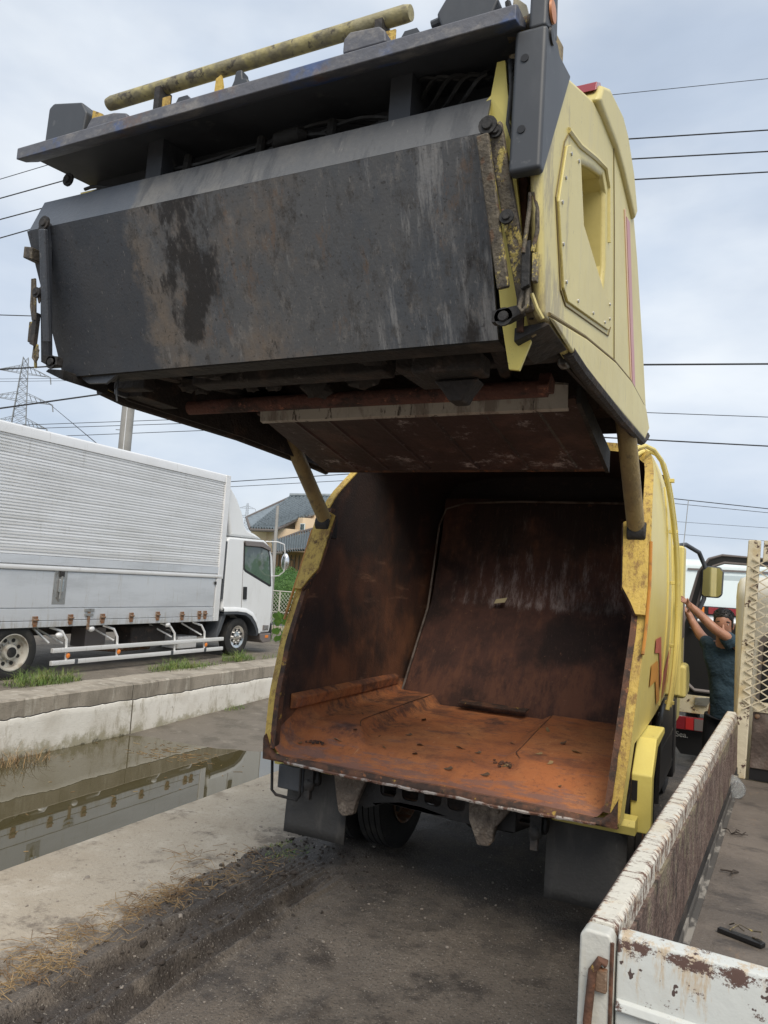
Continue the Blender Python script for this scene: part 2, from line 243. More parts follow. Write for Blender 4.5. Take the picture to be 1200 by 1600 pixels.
mat('leaf', (.10, .22, .035), .6, layers=[dict(c=(.19, .31, .06), s=5, lo=.45, hi=.65, a=.8)])
mat('hedge_leaf', (.055, .135, .028), .65, layers=[dict(c=(.11, .225, .045), s=3, lo=.45, hi=.65, a=.8)])
mat('bark', (.1, .075, .05), .9)
mat('stone', (.24, .21, .18), .9, layers=[dict(c=(.14, .12, .1), s=9, lo=.45, hi=.65)], bump=(30, .4))
mat('dark_clod', (.045, .036, .03), .95, layers=[dict(c=(.09, .075, .06), s=14, lo=.5, hi=.68)], bump=(40, .7))
mat('dry_leaf', (.12, .07, .04), .85, layers=[dict(c=(.26, .2, .13), s=20, lo=.5, hi=.65)])
mat('paper_scrap', (.52, .44, .26), .8)
mat('house_wall', (.66, .52, .36), .85, layers=[dict(c=(.56, .43, .29), s=.6, lo=.45, hi=.7, a=.6)])
mat('house_wood', (.30, .165, .095), .8, layers=[dict(c=(.22, .115, .065), s=2, st=(3, 3, .3), lo=.45, hi=.65, a=.8)])
mat('roof_tile', (.165, .20, .225), .45, layers=[dict(c=(.11, .135, .155), s=3, lo=.45, hi=.65, a=.8), dict(c=(.26, .30, .32), s=9, lo=.6, hi=.7, a=.6)])
mat('fascia', (.13, .115, .11), .8)
mat('pole_concrete', (.33, .325, .31), .85, layers=[dict(c=(.25, .245, .23), s=2, lo=.45, hi=.65, a=.7)])
mat('wire_black', (.02, .022, .026), .7)
mat('tower_steel', (.20, .22, .235), .6)
mat('fence_wire', (.45, .44, .38), .6)
mat('bag_grey', (.22, .22, .22), .8)
mat('skin', (.36, .18, .115), .5, layers=[dict(c=(.27, .125, .08), s=9, lo=.45, hi=.65, a=.7), dict(c=(.2, .1, .07), s=30, lo=.6, hi=.7, a=.4)], bump=(60, .15))
mat('hair', (.012, .011, .011), .5)
mat('shirt', (.022, .048, .070), .9, layers=[dict(c=(.015, .034, .05), s=5, lo=.45, hi=.65, a=.8), dict(c=(.036, .07, .098), s=9, st=(1, 1, .5), lo=.56, hi=.68, a=.6)], bump=[(6, .8, .08), (14, .3, .04)])
mat('trousers', (.012, .013, .017), .9, bump=(14, .3, .03))
mat('eye_white', (.6, .58, .55), .3); mat('iris', (.02, .012, .008), .3)
mat('lip', (.30, .12, .10), .5)
mat('jar_glass', (.88, .9, .9), .08, trans=.85, ior=1.3)
mat('lamp_black', (.012, .012, .013), .4)
mat('cable', (.02, .021, .023), .55, layers=[dict(c=(.05, .055, .06), s=20, lo=.5, hi=.65, a=.7)])
mat('text_white', (.62, .62, .6), .6)
mat('road', (.12, .12, .12), .9); mat('garden_green', (.13, .24, .05), .9, layers=[dict(c=(.30, .24, .12), s=2, lo=.5, hi=.65, a=.8)])

mat('rail_chipped', (.62, .60, .53), .5, layers=[
    dict(c=(.56, .48, .33), s=5, lo=.5, hi=.7, a=.6), dict(c=(.46, .26, .11), s=22, st=(1.2, 1.2, 1), lo=.56, hi=.66, a=.65, nr=.8, pos=[('X', .014, -.004, .10), ('X', .036, .054, .06)]),
    dict(c=(.12, .062, .042), s=30, st=(.45, 1.8, 1), lo=.545, hi=.59, nr=.85, d=10, r=.85, pos=[('X', .014, -.004, .15), ('X', .036, .054, .07)])], bump=[(30, .15), (90, .1)])
mat('gate_chipped', (.54, .56, .54), .45, layers=[
    dict(c=(.47, .46, .41), s=3, lo=.5, hi=.7, a=.7), dict(c=(.44, .30, .15), s=17, st=(1.2, 1, .2), lo=.56, hi=.70, a=.7, nr=.8, pos=[('Z', 1.15, 1.235, .09)]),
    dict(c=(.095, .055, .045), s=24, st=(.7, 1, 1), lo=.595, hi=.615, nr=.85, d=10, r=.85, pos=[('Z', 1.208, 1.229, .14), ('Z', 1.236, 1.247, -.11)]),
    dict(c=(.075, .05, .045), s=26, lo=.66, hi=.675, d=3, r=.85)], bump=[(40, .08)])
mat('cab_cream', (.62, .60, .54), .45, layers=[dict(c=(.5, .47, .4), s=2, lo=.5, hi=.7, a=.6)])
mat('plate_brown_grey', (.17, .15, .135), .8, layers=[dict(c=(.27, .25, .23), s=9, st=(3, 1, 1), lo=.5, hi=.65)])
mat('van_white', (.66, .74, .75), .35, layers=[dict(c=(.58, .66, .66), s=1, lo=.5, hi=.7, a=.6)])
mat('pane_green', (.28, .42, .26), .4)
mat('seam_dark', (.16, .12, .05), .7)
mat('floor_angle', (.075, .07, .065), .6, layers=[dict(c=(.3, .28, .25), s=16, st=(1, .5, 1), lo=.52, hi=.62, a=.8)])
mat('strip_dull', (.17, .14, .12), .7, layers=[dict(c=(.07, .05, .04), s=9, lo=.45, hi=.6, a=.8)])
mat('recess_grey', (.062, .068, .08), .6, layers=[dict(c=(.03, .033, .04), s=3, lo=.45, hi=.65, a=.8), dict(c=(.13, .13, .13), s=14, lo=.6, hi=.72, a=.6)])
mat('van_glass', (.50, .58, .60), .15)
# ------------------------------------------------------------------ mesh helpers (all coordinates are world metres)
class MB:
    def __init__(s): s.v, s.f = [], []
    def add(s, vs, fs):
        o = len(s.v); s.v += [tuple(map(float, p)) for p in vs]; s.f += [tuple(i + o for i in q) for q in fs]; return s
    def box(s, x0, x1, y0, y1, z0, z1):
        return s.add([(x0, y0, z0), (x1, y0, z0), (x1, y1, z0), (x0, y1, z0), (x0, y0, z1), (x1, y0, z1), (x1, y1, z1), (x0, y1, z1)],
                     [(3, 2, 1, 0), (4, 5, 6, 7), (0, 1, 5, 4), (1, 2, 6, 5), (2, 3, 7, 6), (3, 0, 4, 7)])
    def cbox(s, c, dx, dy, dz, M=None):                        # box of half sizes about c, optionally rotated by matrix M
        vs = [Vector((a * dx, b * dy, d * dz)) for d in (-1, 1) for a, b in ((-1, -1), (1, -1), (1, 1), (-1, 1))]
        if M is not None: vs = [M @ q for q in vs]
        return s.add([q + Vector(c) for q in vs], [(3, 2, 1, 0), (4, 5, 6, 7), (0, 1, 5, 4), (1, 2, 6, 5), (2, 3, 7, 6), (3, 0, 4, 7)])
    def prism(s, poly, a, b, ax='x', holes=()):
        """polygon with holes in the plane across axis ax, between a and b along it"""
        def P(p, t): return {'x': (t, p[0], p[1]), 'y': (p[0], t, p[1]), 'z': (p[0], p[1], t)}[ax]
        loops = [list(poly)] + [list(h) for h in holes]
        flat = [p for l in loops for p in l]; n = len(flat)
        if holes:
            tri = tessellate_polygon([[Vector((p[0], p[1], 0)) for p in l] for l in loops])
            caps = [tuple(t) for t in tri]
        else: caps = [tuple(range(n))]
        fs = [c for c in caps] + [tuple(i + n for i in reversed(c)) for c in caps]
        o = 0
        for l in loops:
            m = len(l)
            fs += [(o + i, o + i + n, o + (i + 1) % m + n, o + (i + 1) % m) for i in range(m)]; o += m
        return s.add([P(p, a) for p in flat] + [P(p, b) for p in flat], fs)
    def tube(s, pts, r, n=10, caps=True):
        pts = [Vector(p) for p in pts]; rs = r if isinstance(r, (list, tuple)) else [r] * len(pts)
        vs, fs = [], []
        up = None
        for i, p in enumerate(pts):
            d = (pts[min(i + 1, len(pts) - 1)] - pts[max(i - 1, 0)]).normalized()
            if up is None: up = d.orthogonal().normalized()
            up = (up - d * up.dot(d)).normalized(); sd_ = d.cross(up)
            vs += [p + (up * math.cos(2 * math.pi * k / n) + sd_ * math.sin(2 * math.pi * k / n)) * rs[i] for k in range(n)]
        for i in range(len(pts) - 1):
            fs += [(i * n + k, i * n + (k + 1) % n, (i + 1) * n + (k + 1) % n, (i + 1) * n + k) for k in range(n)]
        if caps: fs += [tuple(reversed(range(n))), tuple((len(pts) - 1) * n + k for k in range(n))]
        return s.add(vs, fs)
    def lathe(s, prof, c, axis='x', n=32, caps=True):
        """prof: (radius, offset along axis) pairs"""
        vs = []
        for r, h in prof:
            for k in range(n):
                a = 2 * math.pi * k / n; u, v_ = r * math.cos(a), r * math.sin(a)
                q = {'x': (h, u, v_), 'y': (u, h, v_), 'z': (u, v_, h)}[axis]
                vs.append((c[0] + q[0], c[1] + q[1], c[2] + q[2]))
        fs = [(i * n + k, i * n + (k + 1) % n, (i + 1) * n + (k + 1) % n, (i + 1) * n + k) for i in range(len(prof) - 1) for k in range(n)]
        if caps: fs += [tuple(range(n)), tuple((len(prof) - 1) * n + k for k in reversed(range(n)))]
        return s.add(vs, fs)
    def grid(s, rows, flip=False):
        m = len(rows[0]); vs = [p for r in rows for p in r]
        fs = [(i * m + j, i * m + j + 1, (i + 1) * m + j + 1, (i + 1) * m + j) for i in range(len(rows) - 1) for j in range(m - 1)]
        if flip: fs = [tuple(reversed(q)) for q in fs]
        return s.add(vs, fs)
    def ball(s, c, rx, ry, rz, nu=12, nv=8, jit=0.0):
        vs = [(c[0], c[1], c[2] - rz)]
        for i in range(1, nv):
            a = -math.pi / 2 + math.pi * i / nv
            for k in range(nu):
                t = 2 * math.pi * k / nu; j = 1 + random.uniform(-jit, jit)
                vs.append((c[0] + rx * j * math.cos(a) * math.cos(t), c[1] + ry * j * math.cos(a) * math.sin(t), c[2] + rz * j * math.sin(a)))
        vs.append((c[0], c[1], c[2] + rz)); e = len(vs) - 1
        fs = [(0, 1 + (k + 1) % nu, 1 + k) for k in range(nu)]
        for i in range(nv - 2):
            fs += [(1 + i * nu + k, 1 + i * nu + (k + 1) % nu, 1 + (i + 1) * nu + (k + 1) % nu, 1 + (i + 1) * nu + k) for k in range(nu)]
        fs += [(e, 1 + (nv - 2) * nu + k, 1 + (nv - 2) * nu + (k + 1) % nu) for k in range(nu)]
        return s.add(vs, fs)
    def blade(s, p, d, ln_, wd, bend=.3):                      # a bent grass blade
        p = Vector(p); d = Vector(d).normalized(); sd_ = d.cross(Vector((0, 0, 1)))
        sd_ = (sd_ if sd_.length > .05 else Vector((1, 0, 0))).normalized() * wd
        q = p + d * ln_ * .55; e = p + d * ln_ + Vector((d.x, d.y, -abs(bend))) * ln_ * bend
        return s.add([p - sd_, p + sd_, q + sd_ * .7, q - sd_ * .7, e], [(0, 1, 2, 3), (3, 2, 4)])
    def build(s, name, m, parent=None, loc=None, bev=0, smooth=40, solid=0, sub=0, recalc=True):
        me = bpy.data.meshes.new(name); me.from_pydata(s.v, [], s.f)
        if recalc:
            bm = bmesh.new(); bm.from_mesh(me); bmesh.ops.recalc_face_normals(bm, faces=bm.faces); bm.to_mesh(me); bm.free()
        me.materials.append(MATS[m]); me.update()
        if solid and smooth < 50: smooth = 0
        if smooth:
            me.polygons.foreach_set('use_smooth', [True] * len(me.polygons)); me.set_sharp_from_angle(angle=R_(smooth))
        o = bpy.data.objects.new(name, me); COL.objects.link(o)
        if loc is not None: o.location = loc
        if parent is not None: attach(o, parent)
        if solid:
            q = o.modifiers.new('solid', 'SOLIDIFY'); q.thickness = solid; q.offset = -1
        if bev:
            q = o.modifiers.new('bevel', 'BEVEL'); q.width = bev; q.segments = 2; q.limit_method = 'ANGLE'; q.angle_limit = R_(35)
            q.harden_normals = True
        if sub:
            q = o.modifiers.new('sub', 'SUBSURF'); q.levels = sub; q.render_levels = sub
        return o

ORIGIN = {}
def attach(o, parent):
    o.parent = parent
    root = parent
    while root.parent is not None: root = root.parent
    if parent.parent is None and parent.type == 'EMPTY':
        o.matrix_parent_inverse = Matrix.Translation(-parent.location) if parent.name not in ORIGIN else Matrix()
def thing(name, label, cat, loc, group=None, rotz=0, local=False):
    o = bpy.data.objects.new(name, None); COL.objects.link(o); o.location = loc; o.rotation_euler = (0, 0, rotz)
    o.empty_display_size = .2; o['label'] = label; o['category'] = cat
    if group: o['group'] = group
    if local: ORIGIN[o.name] = True
    return o
def tag(o, label, cat, group=None):
    o['label'] = label; o['category'] = cat
    if group: o['group'] = group
    return o
def struct(o): o['kind'] = 'structure'; return o
def stuff(o, label=None, cat=None):
    o['kind'] = 'stuff'
    if label: o['label'] = label
    if cat: o['category'] = cat
    return o
def dup(o, parent=None, loc=None):
    c = o.copy(); COL.objects.link(c)
    if parent is not None: c.parent = parent
    if loc is not None: c.location = loc
    for ch in list(o.children): dup(ch, c)
    return c
def lerp(tab, x):
    xs = [t[0] for t in tab]; return [float(np.interp(x, xs, [t[i] for t in tab])) for i in range(1, len(tab[0]))]
def fbm(x, y, octs=4, seed=0):
    """smooth value noise in numpy, about -1..1"""
    out = np.zeros_like(x); amp, tot = 1.0, 0.0
    r = np.random.default_rng(seed); T = r.random((256, 256)) * 2 - 1
    for k in range(octs):
        xi, yi = np.floor(x).astype(int), np.floor(y).astype(int); fx, fy = x - xi, y - yi
        fx, fy = fx * fx * (3 - 2 * fx), fy * fy * (3 - 2 * fy)
        g = lambda a, b: T[a % 256, b % 256]
        out += amp * ((g(xi, yi) * (1 - fx) + g(xi + 1, yi) * fx) * (1 - fy) + (g(xi, yi + 1) * (1 - fx) + g(xi + 1, yi + 1) * fx) * fy)
        tot += amp; amp *= .5; x = x * 2.03 + 17.1; y = y * 2.03 + 5.3
    return out / tot
def make_wheel(name, r, wd, rim_r, rim_m='wheel_paint', hub_m='dark_metal', dish=.5, holes=8, face=1):
    """a wheel about the origin, axle along x, outer face towards face*x: tyre with tread grooves, dished rim with hand holes, hub"""
    h = wd / 2
    t = MB(); prof = [(rim_r * .98, -h * .8), (rim_r + .02, -h * .95), (r - .06, -h), (r - .015, -h * .85)]
    ng = 4
    for k in range(ng + 1):
        a = -h * .8 + 1.6 * h * k / ng; bq = h * 1.6 / ng
        prof += [(r, a)] if k == 0 else []
        if k < ng: prof += [(r, a + bq * .78), (r - .012, a + bq * .82), (r - .012, a + bq * .96), (r, a + bq)]
    prof += [(r - .015, h * .85), (r - .06, h), (rim_r + .02, h * .95), (rim_r * .98, h * .8)]
    t.lathe(prof, (0, 0, 0), 'x', 48, False)
    tyre = t.build('tyre', 'rubber', smooth=30)
    d = face * h
    q = MB().lathe([(rim_r, d * .92), (rim_r * 1.02, d * .98), (rim_r * .96, d * .98), (rim_r * .86, d * (1 - dish)), (rim_r * .45, d * (1 - dish * 1.1)), (rim_r * .40, d * (.9 - dish * .2)), (rim_r * .2, d * (.95 - dish * .2)), (.002, d * (.95 - dish * .2))], (0, 0, 0), 'x', 40, False)
    q.lathe([(rim_r, -d * .92), (rim_r * 1.02, -d * .98), (rim_r * .94, -d * .98), (rim_r * .9, d * .2)], (0, 0, 0), 'x', 40, False)
    rim = q.build('rim', rim_m, tyre, smooth=35)
    for k in range(holes):
        a = 2 * math.pi * (k + .5) / holes
        MB().lathe([(.001, 0), (rim_r * .11, 0), (rim_r * .11, face * .008), (.001, face * .009)], (d * (1 - dish * 1.02) , math.cos(a) * rim_r * .67, math.sin(a) * rim_r * .67), 'x', 12).build('hand_hole', 'lamp_black', tyre)
        MB().lathe([(.001, 0), (.017, 0), (.017, face * .022), (.001, face * .024)], (d * (1 - dish * 1.08), math.cos(a + .39) * rim_r * .52, math.sin(a + .39) * rim_r * .52), 'x', 6).build('wheel_nut', 'steel', tyre)
    MB().lathe([(rim_r * .3, d * (.6 - dish * .3)), (rim_r * .28, d * (1.02 - dish * .2)), (rim_r * .12, d * (1.1 - dish * .2)), (.002, d * (1.1 - dish * .2))], (0, 0, 0), 'x', 20).build('hub', hub_m, tyre)
    tyre.name = name
    return tyre

# ================================================================== the setting
PX0, PX1, PY0, PY1 = -8.2, -3.9, -7.0, 19.0        # the sunken loading dock
g = MB()
def flat(x0, x1, y0, y1, z): g.add([(x0, y0, z), (x1, y0, z), (x1, y1, z), (x0, y1, z)], [(0, 1, 2, 3)])
flat(-900, PX0 - .5, -900, 900, 0); flat(PX1 + .3, 900, -900, 900, -.07)
flat(PX0 - .5, PX1 + .3, PY1, 900, 0); flat(PX0 - .5, PX1 + .3, -900, PY0, 0)
struct(g.build('ground', 'gravel_ground', smooth=0))

# rutted dirt of the yard, a fine height field
GX = np.concatenate([np.linspace(-3.25, -1.5, 165), np.linspace(-1.5, 3.0, 110)[1:]]); GY = np.concatenate([np.linspace(-1.6, 1.5, 60), np.linspace(1.5, 4.8, 270)[1:], np.linspace(4.8, 9.4, 110)[1:]])
nx, ny = len(GX), len(GY)
X, Y = np.meshgrid(GX, GY)
bord = -2.76 + .16 * fbm(X * .2, Y * 1.1, 4, 3) + .10 * fbm(X * 4, Y * 5, 4, 4)
Hh = .022 * fbm(X * 1.3, Y * 1.3, 5, 1) + .010 * fbm(X * 6, Y * 6, 4, 2)
def rut(c, wdt, depth, y0, y1, sd_):
    cc = c + .05 * fbm(Y * .5, Y * 0 + sd_, 3, sd_)
    env = np.clip((Y - y0) / .5, 0, 1) * np.clip((y1 - Y) / .5, 0, 1)
    d = (X - cc) / wdt
    return env * (-depth * np.exp(-d ** 4) + depth * .55 * np.exp(-((np.abs(d) - 1.35) / .35) ** 2))
wob = .8 + .5 * fbm(X * 2, Y * 2.5, 3, 9)
Hh += rut(-2.54, .075, .055, 1.2, 4.0, 11) * wob + rut(-2.27, .060, .055, 2.0, 4.25, 12) * wob + rut(-1.72, .10, .014, -1, 3.3, 13)
tread = np.exp(-((X + 2.40) / .30) ** 2) * np.clip((4.4 - Y) * 1.5, 0, 1)
Hh += tread * .014 * np.clip(np.sin(X * 165 + 5 * fbm(X * 1.5, Y * .5, 2, 21)) * 1.6, -1, 1) * np.clip(.35 + fbm(X * 3, Y * 1.2, 3, 23), 0, 1)
Hh += tread * .026 * np.maximum(fbm(X * 16, Y * 16, 3, 25), 0) ** 1.2
Hh += .018 * np.exp(-((X - bord - .07) / .05) ** 2) * np.clip(.55 + fbm(X * 4, Y * 4, 4, 6), 0, 1.6)
side = np.clip((X - (bord - .10)) / .10, 0, 1)
Hh = np.where(X < bord, -.03 + side * .02 + .02 * np.maximum(fbm(X * 7, Y * 7, 3, 8), 0) * side, Hh)
Hh -= .035 * np.exp(-(((X + 1.72) / .16) ** 2 + ((Y - 3.35) / .12) ** 2))
Hh += .010
fade = np.clip(np.minimum.reduce([(X + 3.25) / .05 * 0 + 1, (3.0 - X) / .6, (Y + 1.6) / .6, (9.4 - Y) / .8]), 0, 1)
Hh = Hh * fade - .068 * (1 - fade)
dm = MB(); dm.v = list(map(tuple, np.stack([X, Y, Hh], -1).reshape(-1, 3)))
ii = np.arange(nx * ny).reshape(ny, nx)
dm.f = list(map(tuple, np.stack([ii[:-1, :-1], ii[:-1, 1:], ii[1:, 1:], ii[1:, :-1]], -1).reshape(-1, 4)))
struct(dm.build('dirt_yard', 'dirt', smooth=80, recalc=False))
def ground_z(x, y):
    i = int(np.clip(np.searchsorted(GX, x), 0, nx - 1)); j = int(np.clip(np.searchsorted(GY, y), 0, ny - 1))
    return max(float(Hh[j, i]), .0 if x < -2.6 else -1)

# concrete apron between the dirt and the dock, with a broken worn edge
ap = MB(); ys = np.linspace(-7, 19, 261)
rows = []
for y in ys:
    j = .012 * mnoise.noise((y * 3, 0, 0)) + .008 * mnoise.noise((y * 11, 2, 0))
    rows.append([(PX1 + j, y, -1.0), (PX1 + j, y, -.012), (PX1 + j + .02, y, 0.002 + j * .2), (-3.2, y, .004), (-2.74 + j * 3, y, -.002), (-2.69, y, -.12)])
ap.grid(rows); struct(ap.build('concrete_apron', 'concrete', smooth=30))

# dock floor rising to a ramp, and the water lying on it
def ramp_z(x, y):
    b = float(np.interp(y, [-7, 6.5, 8.6, 12.2, 19], [-.92, -.80, -.715, -.60, .0]))
    return b + .03 * mnoise.noise((x * .5, y * .5, 1)) + .006 * mnoise.noise((x * 3, y * 3, 4)) + .045 * (-(x + 5.8) / 2.2) * .5
rp = MB(); rp.grid([[(x, y, ramp_z(x, y)) for x in np.linspace(PX0 - .1, PX1 + .1, 60)] for y in np.linspace(-7, 19, 240)], flip=True)
struct(rp.build('dock_ramp', 'mud_ramp', smooth=80))
struct(MB().add([(PX0 - .05, -7, -.70), (PX1 + .03, -7, -.70), (PX1 + .03, 12, -.70), (PX0 - .05, 12, -.70)], [(0, 1, 2, 3)]).build('water', 'water', smooth=0))

# retaining wall in cast lengths: coping and whitewashed plaster below an uneven line
wl = thing('retaining_wall', 'low weathered concrete retaining wall, whitewashed below, along the flooded dock', 'wall', (-8.4, 7, -.9))
cuts = [-7, -1.5, 4.3, 8.55, 12.75, 18.9]
for a, b in zip(cuts[:-1], cuts[1:]):
    m = MB(); rows = []
    for y in np.linspace(a + .006, b - .006, 60):
        n_ = .012 * mnoise.noise((y * 2, 0, 3)) + .006 * mnoise.noise((y * 9, 1, 3))
        rows.append([(-8.9, y, -.02), (-8.88, y, .03 + n_), (-8.225, y, .035 + n_), (-8.2 + n_ * .3, y, .015 + n_), (-8.205, y, -.22), (-8.205, y, -.95)])
    m.grid(rows); cp = m.build('coping', 'wall_top', wl, smooth=35)
    m = MB(); rows = []
    for y in np.linspace(a + .012, b - .012, 90):
        t_ = -.20 + .035 * mnoise.noise((y * 1.3, 5, 0)) + .018 * mnoise.noise((y * 6, 5, 0)) + .012 * mnoise.noise((y * 17, 5, 0))
        rows.append([(-8.204, y, t_ + .004), (-8.188, y, t_), (-8.183, y, t_ - .01)] + [(-8.183 + .004 * mnoise.noise((y * 3, z * 4, 0)), y, z) for z in np.linspace(t_ - .08, -.95, 6)])
    m.grid(rows); m.build('plaster', 'wall_white', wl, smooth=50)
    MB().tube([(r_[0][0] + .010, r_[0][1], r_[0][2] + .003) for r_ in rows], .006, 5).build('crack', 'lamp_black', wl)
MB().box(-8.86, -8.24, -7, 18.9, -1.0, .0).build('wall_core', 'wall_top', wl)

# ================================================================== the refuse truck, its tailgate lifted
CX = -1.545
T = thing('garbage_truck', 'yellow garbage truck with raised tailgate and rusty open hopper', 'garbage truck', (CX, 6.0, 0))
# rim of the opening: height, y of the rim, half width
RIM = [(.76, 3.80, 1.025), (1.10, 3.86, 1.055), (1.43, 3.97, 1.075), (1.67, 4.09, 1.085), (1.91, 4.20, 1.085), (2.26, 4.32, 1.07), (2.40, 4.42, 1.06), (2.60, 4.66, 1.035), (2.72, 4.80, 1.005), (2.80, 4.90, .93), (2.86, 4.97, .5), (2.87, 4.98, 0)]
def around(inset=0.0, zmin=.76):
    """points (x, y_rim, z) from bottom left over the roof to bottom right"""
    half = []
    for z in [zmin] + [t for t in np.linspace(.84, 2.80, 28) if t > zmin + .02]:
        y, hw = lerp(RIM, z); half.append((hw - inset, y, z - (inset if z > 2.7 else 0)))
    half += [(.5, 4.97, 2.86 - inset), (.0001, 4.98, 2.87 - inset)]
    return [(CX - a, y, z) for a, y, z in half] + [(CX + a, y, z) for a, y, z in reversed(half[:-1])]
YF = 6.40
def shell(prof, y_to, shrink=0):
    out = []
    for (x, y, z) in prof:
        out.append([(CX + (x - CX) * (1 - shrink * t * t), y + (y_to - y) * t, z) for t in np.linspace(0, 1, 8)])
    return out
o = MB().grid(shell(around(0, 1.10), YF, .06)); body = o.build('body_shell', 'yellow', T, smooth=60)
MB().add([(CX - a, YF, z) for a, z in ((-.99, 1.10), (.99, 1.10), (1.015, 1.9), (.945, 2.72), (.47, 2.86), (-.47, 2.86), (-.945, 2.72), (-1.015, 1.9))], [(0, 1, 2, 3, 4, 5, 6, 7)]).build('front_wall', 'yellow', body)
# interior lining
o = MB().grid([[(x, y, z) for (x, y, z) in r] for r in shell([(x, y + .01, z) for x, y, z in around(.05, .80)], 6.36, .06)], flip=True)
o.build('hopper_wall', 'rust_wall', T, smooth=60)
# rim band joining outside and inside
a_, b_ = around(0), around(.05, .78)
m = MB(); m.grid([[(p[0], p[1], p[2]), (p[0], p[1] - .006, p[2]), (q[0], q[1] - .004, q[2]), (q[0], q[1] + .03, q[2])] for p, q in zip(a_, b_ if len(a_) == len(b_) else a_)])
m.build('rim_flange', 'yellow_worn', T, smooth=30)
for sgn in (-1, 1):                                        # bare rusty inner strip of the rim
    m = MB(); r1, r2 = [], []
    for z in np.linspace(.80, 2.3, 24):
        y, hw = lerp(RIM, z); jit = .006 * mnoise.noise((z * 9, sgn, 0))
        r1.append((CX + sgn * (hw - .046 + jit), y - .012, z)); r2.append((CX + sgn * (hw - .078), y - .010, z))
    m.grid([r1, r2, [(p[0], p[1] + .05, p[2]) for p in r2]])
    m.build('rim_strip', 'rust_rim', T, smooth=30)
# lower yellow corner of the hopper behind the rim
for sgn in (-1, 1):
    m = MB(); rows = []
    for z in np.linspace(.74, 1.14, 8):
        y, hw = lerp(RIM, max(z, .76)); rows.append([(CX + sgn * hw, y, z), (CX + sgn * hw, y + .16, z), (CX + sgn * (hw - .02), y + .19, z)])
    m.grid(rows); m.build('corner_panel', 'yellow', T, smooth=30)
# hopper floor with raised sides and a trough widening to the lip
def floor_z(x, y):
    x -= CX
    t = np.clip((y - 3.80) / .30, 0, 1); base = .775 + .075 * t * t * (3 - 2 * t) + .05 * np.clip((y - 4.1) / 1.4, 0, 1)
    e = np.clip((y - 4.02) / .16, 0, 1)
    lb = np.interp(y, [4.0, 4.35, 6.0], [-.42, -.60, -.56]); rb = np.interp(y, [4.0, 4.3, 6.0], [.46, .30, .20])
    base += e * (.072 * np.clip((lb - x) / .07, 0, 1) + .038 * np.clip((x - rb) / .07, 0, 1))
    c = np.clip((abs(x) - .90) / .09, 0, 1); base += .12 * c * c
    return float(base + .003 * mnoise.noise((x * 4, y * 4, 0)) - .012 * (1 - t) * (1 + mnoise.noise((x * 3, 0, 7))) * .5)
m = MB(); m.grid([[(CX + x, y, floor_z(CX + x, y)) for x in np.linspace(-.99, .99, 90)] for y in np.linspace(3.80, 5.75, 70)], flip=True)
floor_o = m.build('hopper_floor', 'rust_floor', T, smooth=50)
for nm_, fx in (('floor_seam', lambda y: np.interp(y, [4.0, 4.35, 6.0], [-.42, -.60, -.56]) - .07), ('floor_seam', lambda y: np.interp(y, [4.0, 4.3, 6.0], [.46, .30, .20]) + .07)):
    MB().tube([(CX + fx(y), y, floor_z(CX + fx(y), y) + .001) for y in np.linspace(4.2, 5.5, 24)], .0025, 5).build(nm_, 'rust_rim', T)
# lip: rolled front edge, a worn bright line
m = MB(); rows = []
for x in np.linspace(-1.02, 1.02, 60):
    n_ = .007 * mnoise.noise((x * 3, 1, 0)) - .010 * (1 - x * x) ; fz = floor_z(CX + x * .965, 3.80)
    rows.append([(CX + x, 3.81, fz + .002), (CX + x, 3.783, fz - .004 + n_ * .3), (CX + x, 3.775, fz - .022 + n_), (CX + x, 3.785, .735 + n_), (CX + x, 3.84, .73)])
m.grid(rows); m.build('lip', 'rust_rim', T, smooth=60)
m = MB(); pts = []
for x in np.linspace(-.86, .92, 70):
    n_ = .007 * mnoise.noise((x * 3, 1, 0)) - .010 * (1 - x * x)
    pts.append((CX + x, 3.776 + .003 * mnoise.noise((x * 14, 0, 1)), .742 + n_ + .004 * mnoise.noise((x * 11, 3, 1))))
m.tube(pts, [.0085 + .004 * mnoise.noise((i * .7, 0, 0)) for i in range(70)], 6); m.build('lip_edge', 'lip_edge', T)
# ejector plate at the front of the hopper: sloped foot and upright back
pr = [(5.50, .90), (5.52, .97), (5.98, 1.66), (6.02, 1.74), (6.16, 2.30), (6.19, 2.60)]
m = MB(); m.grid([[(CX + x, y + .02 * mnoise.noise((x * 1.5, z * 2, 0)), z) for (y, z) in pr] for x in np.linspace(-.90, .98, 30)])
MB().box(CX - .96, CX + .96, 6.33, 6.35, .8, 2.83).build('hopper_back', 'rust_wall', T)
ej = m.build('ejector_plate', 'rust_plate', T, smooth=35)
m = MB()
m.tube([(CX - .915, 5.50, .93), (CX - .915, 5.96, 1.62), (CX - .915, 5.99, 1.74), (CX - .915, 6.12, 2.35), (CX - .87, 6.15, 2.50), (CX - .70, 6.16, 2.555), (CX - .2, 6.16, 2.575), (CX + .9, 6.16, 2.57)], .009, 6)
m.build('edge_strip', 'strip_dull', ej)
m = MB().prism([(CX - .995, 1.0), (CX - .945, 1.01), (CX - .94, 1.075), (CX - .995, 1.10)], 4.0, 5.52, 'y'); m.build('side_ledge', 'rust_floor', T, bev=.01)
m = MB().cbox((CX - .13, 5.44, .955), .26, .05, .006, Matrix.Rotation(.10, 3, 'X')); m.build('loose_strip', 'rust_rim', T, bev=.003)
m = MB().prism([(4.55, .93), (4.85, .95), (4.85, 1.07), (4.62, 1.06)], CX + .90, CX + .985, 'x'); m.build('side_block', 'rust_floor', T, bev=.012)
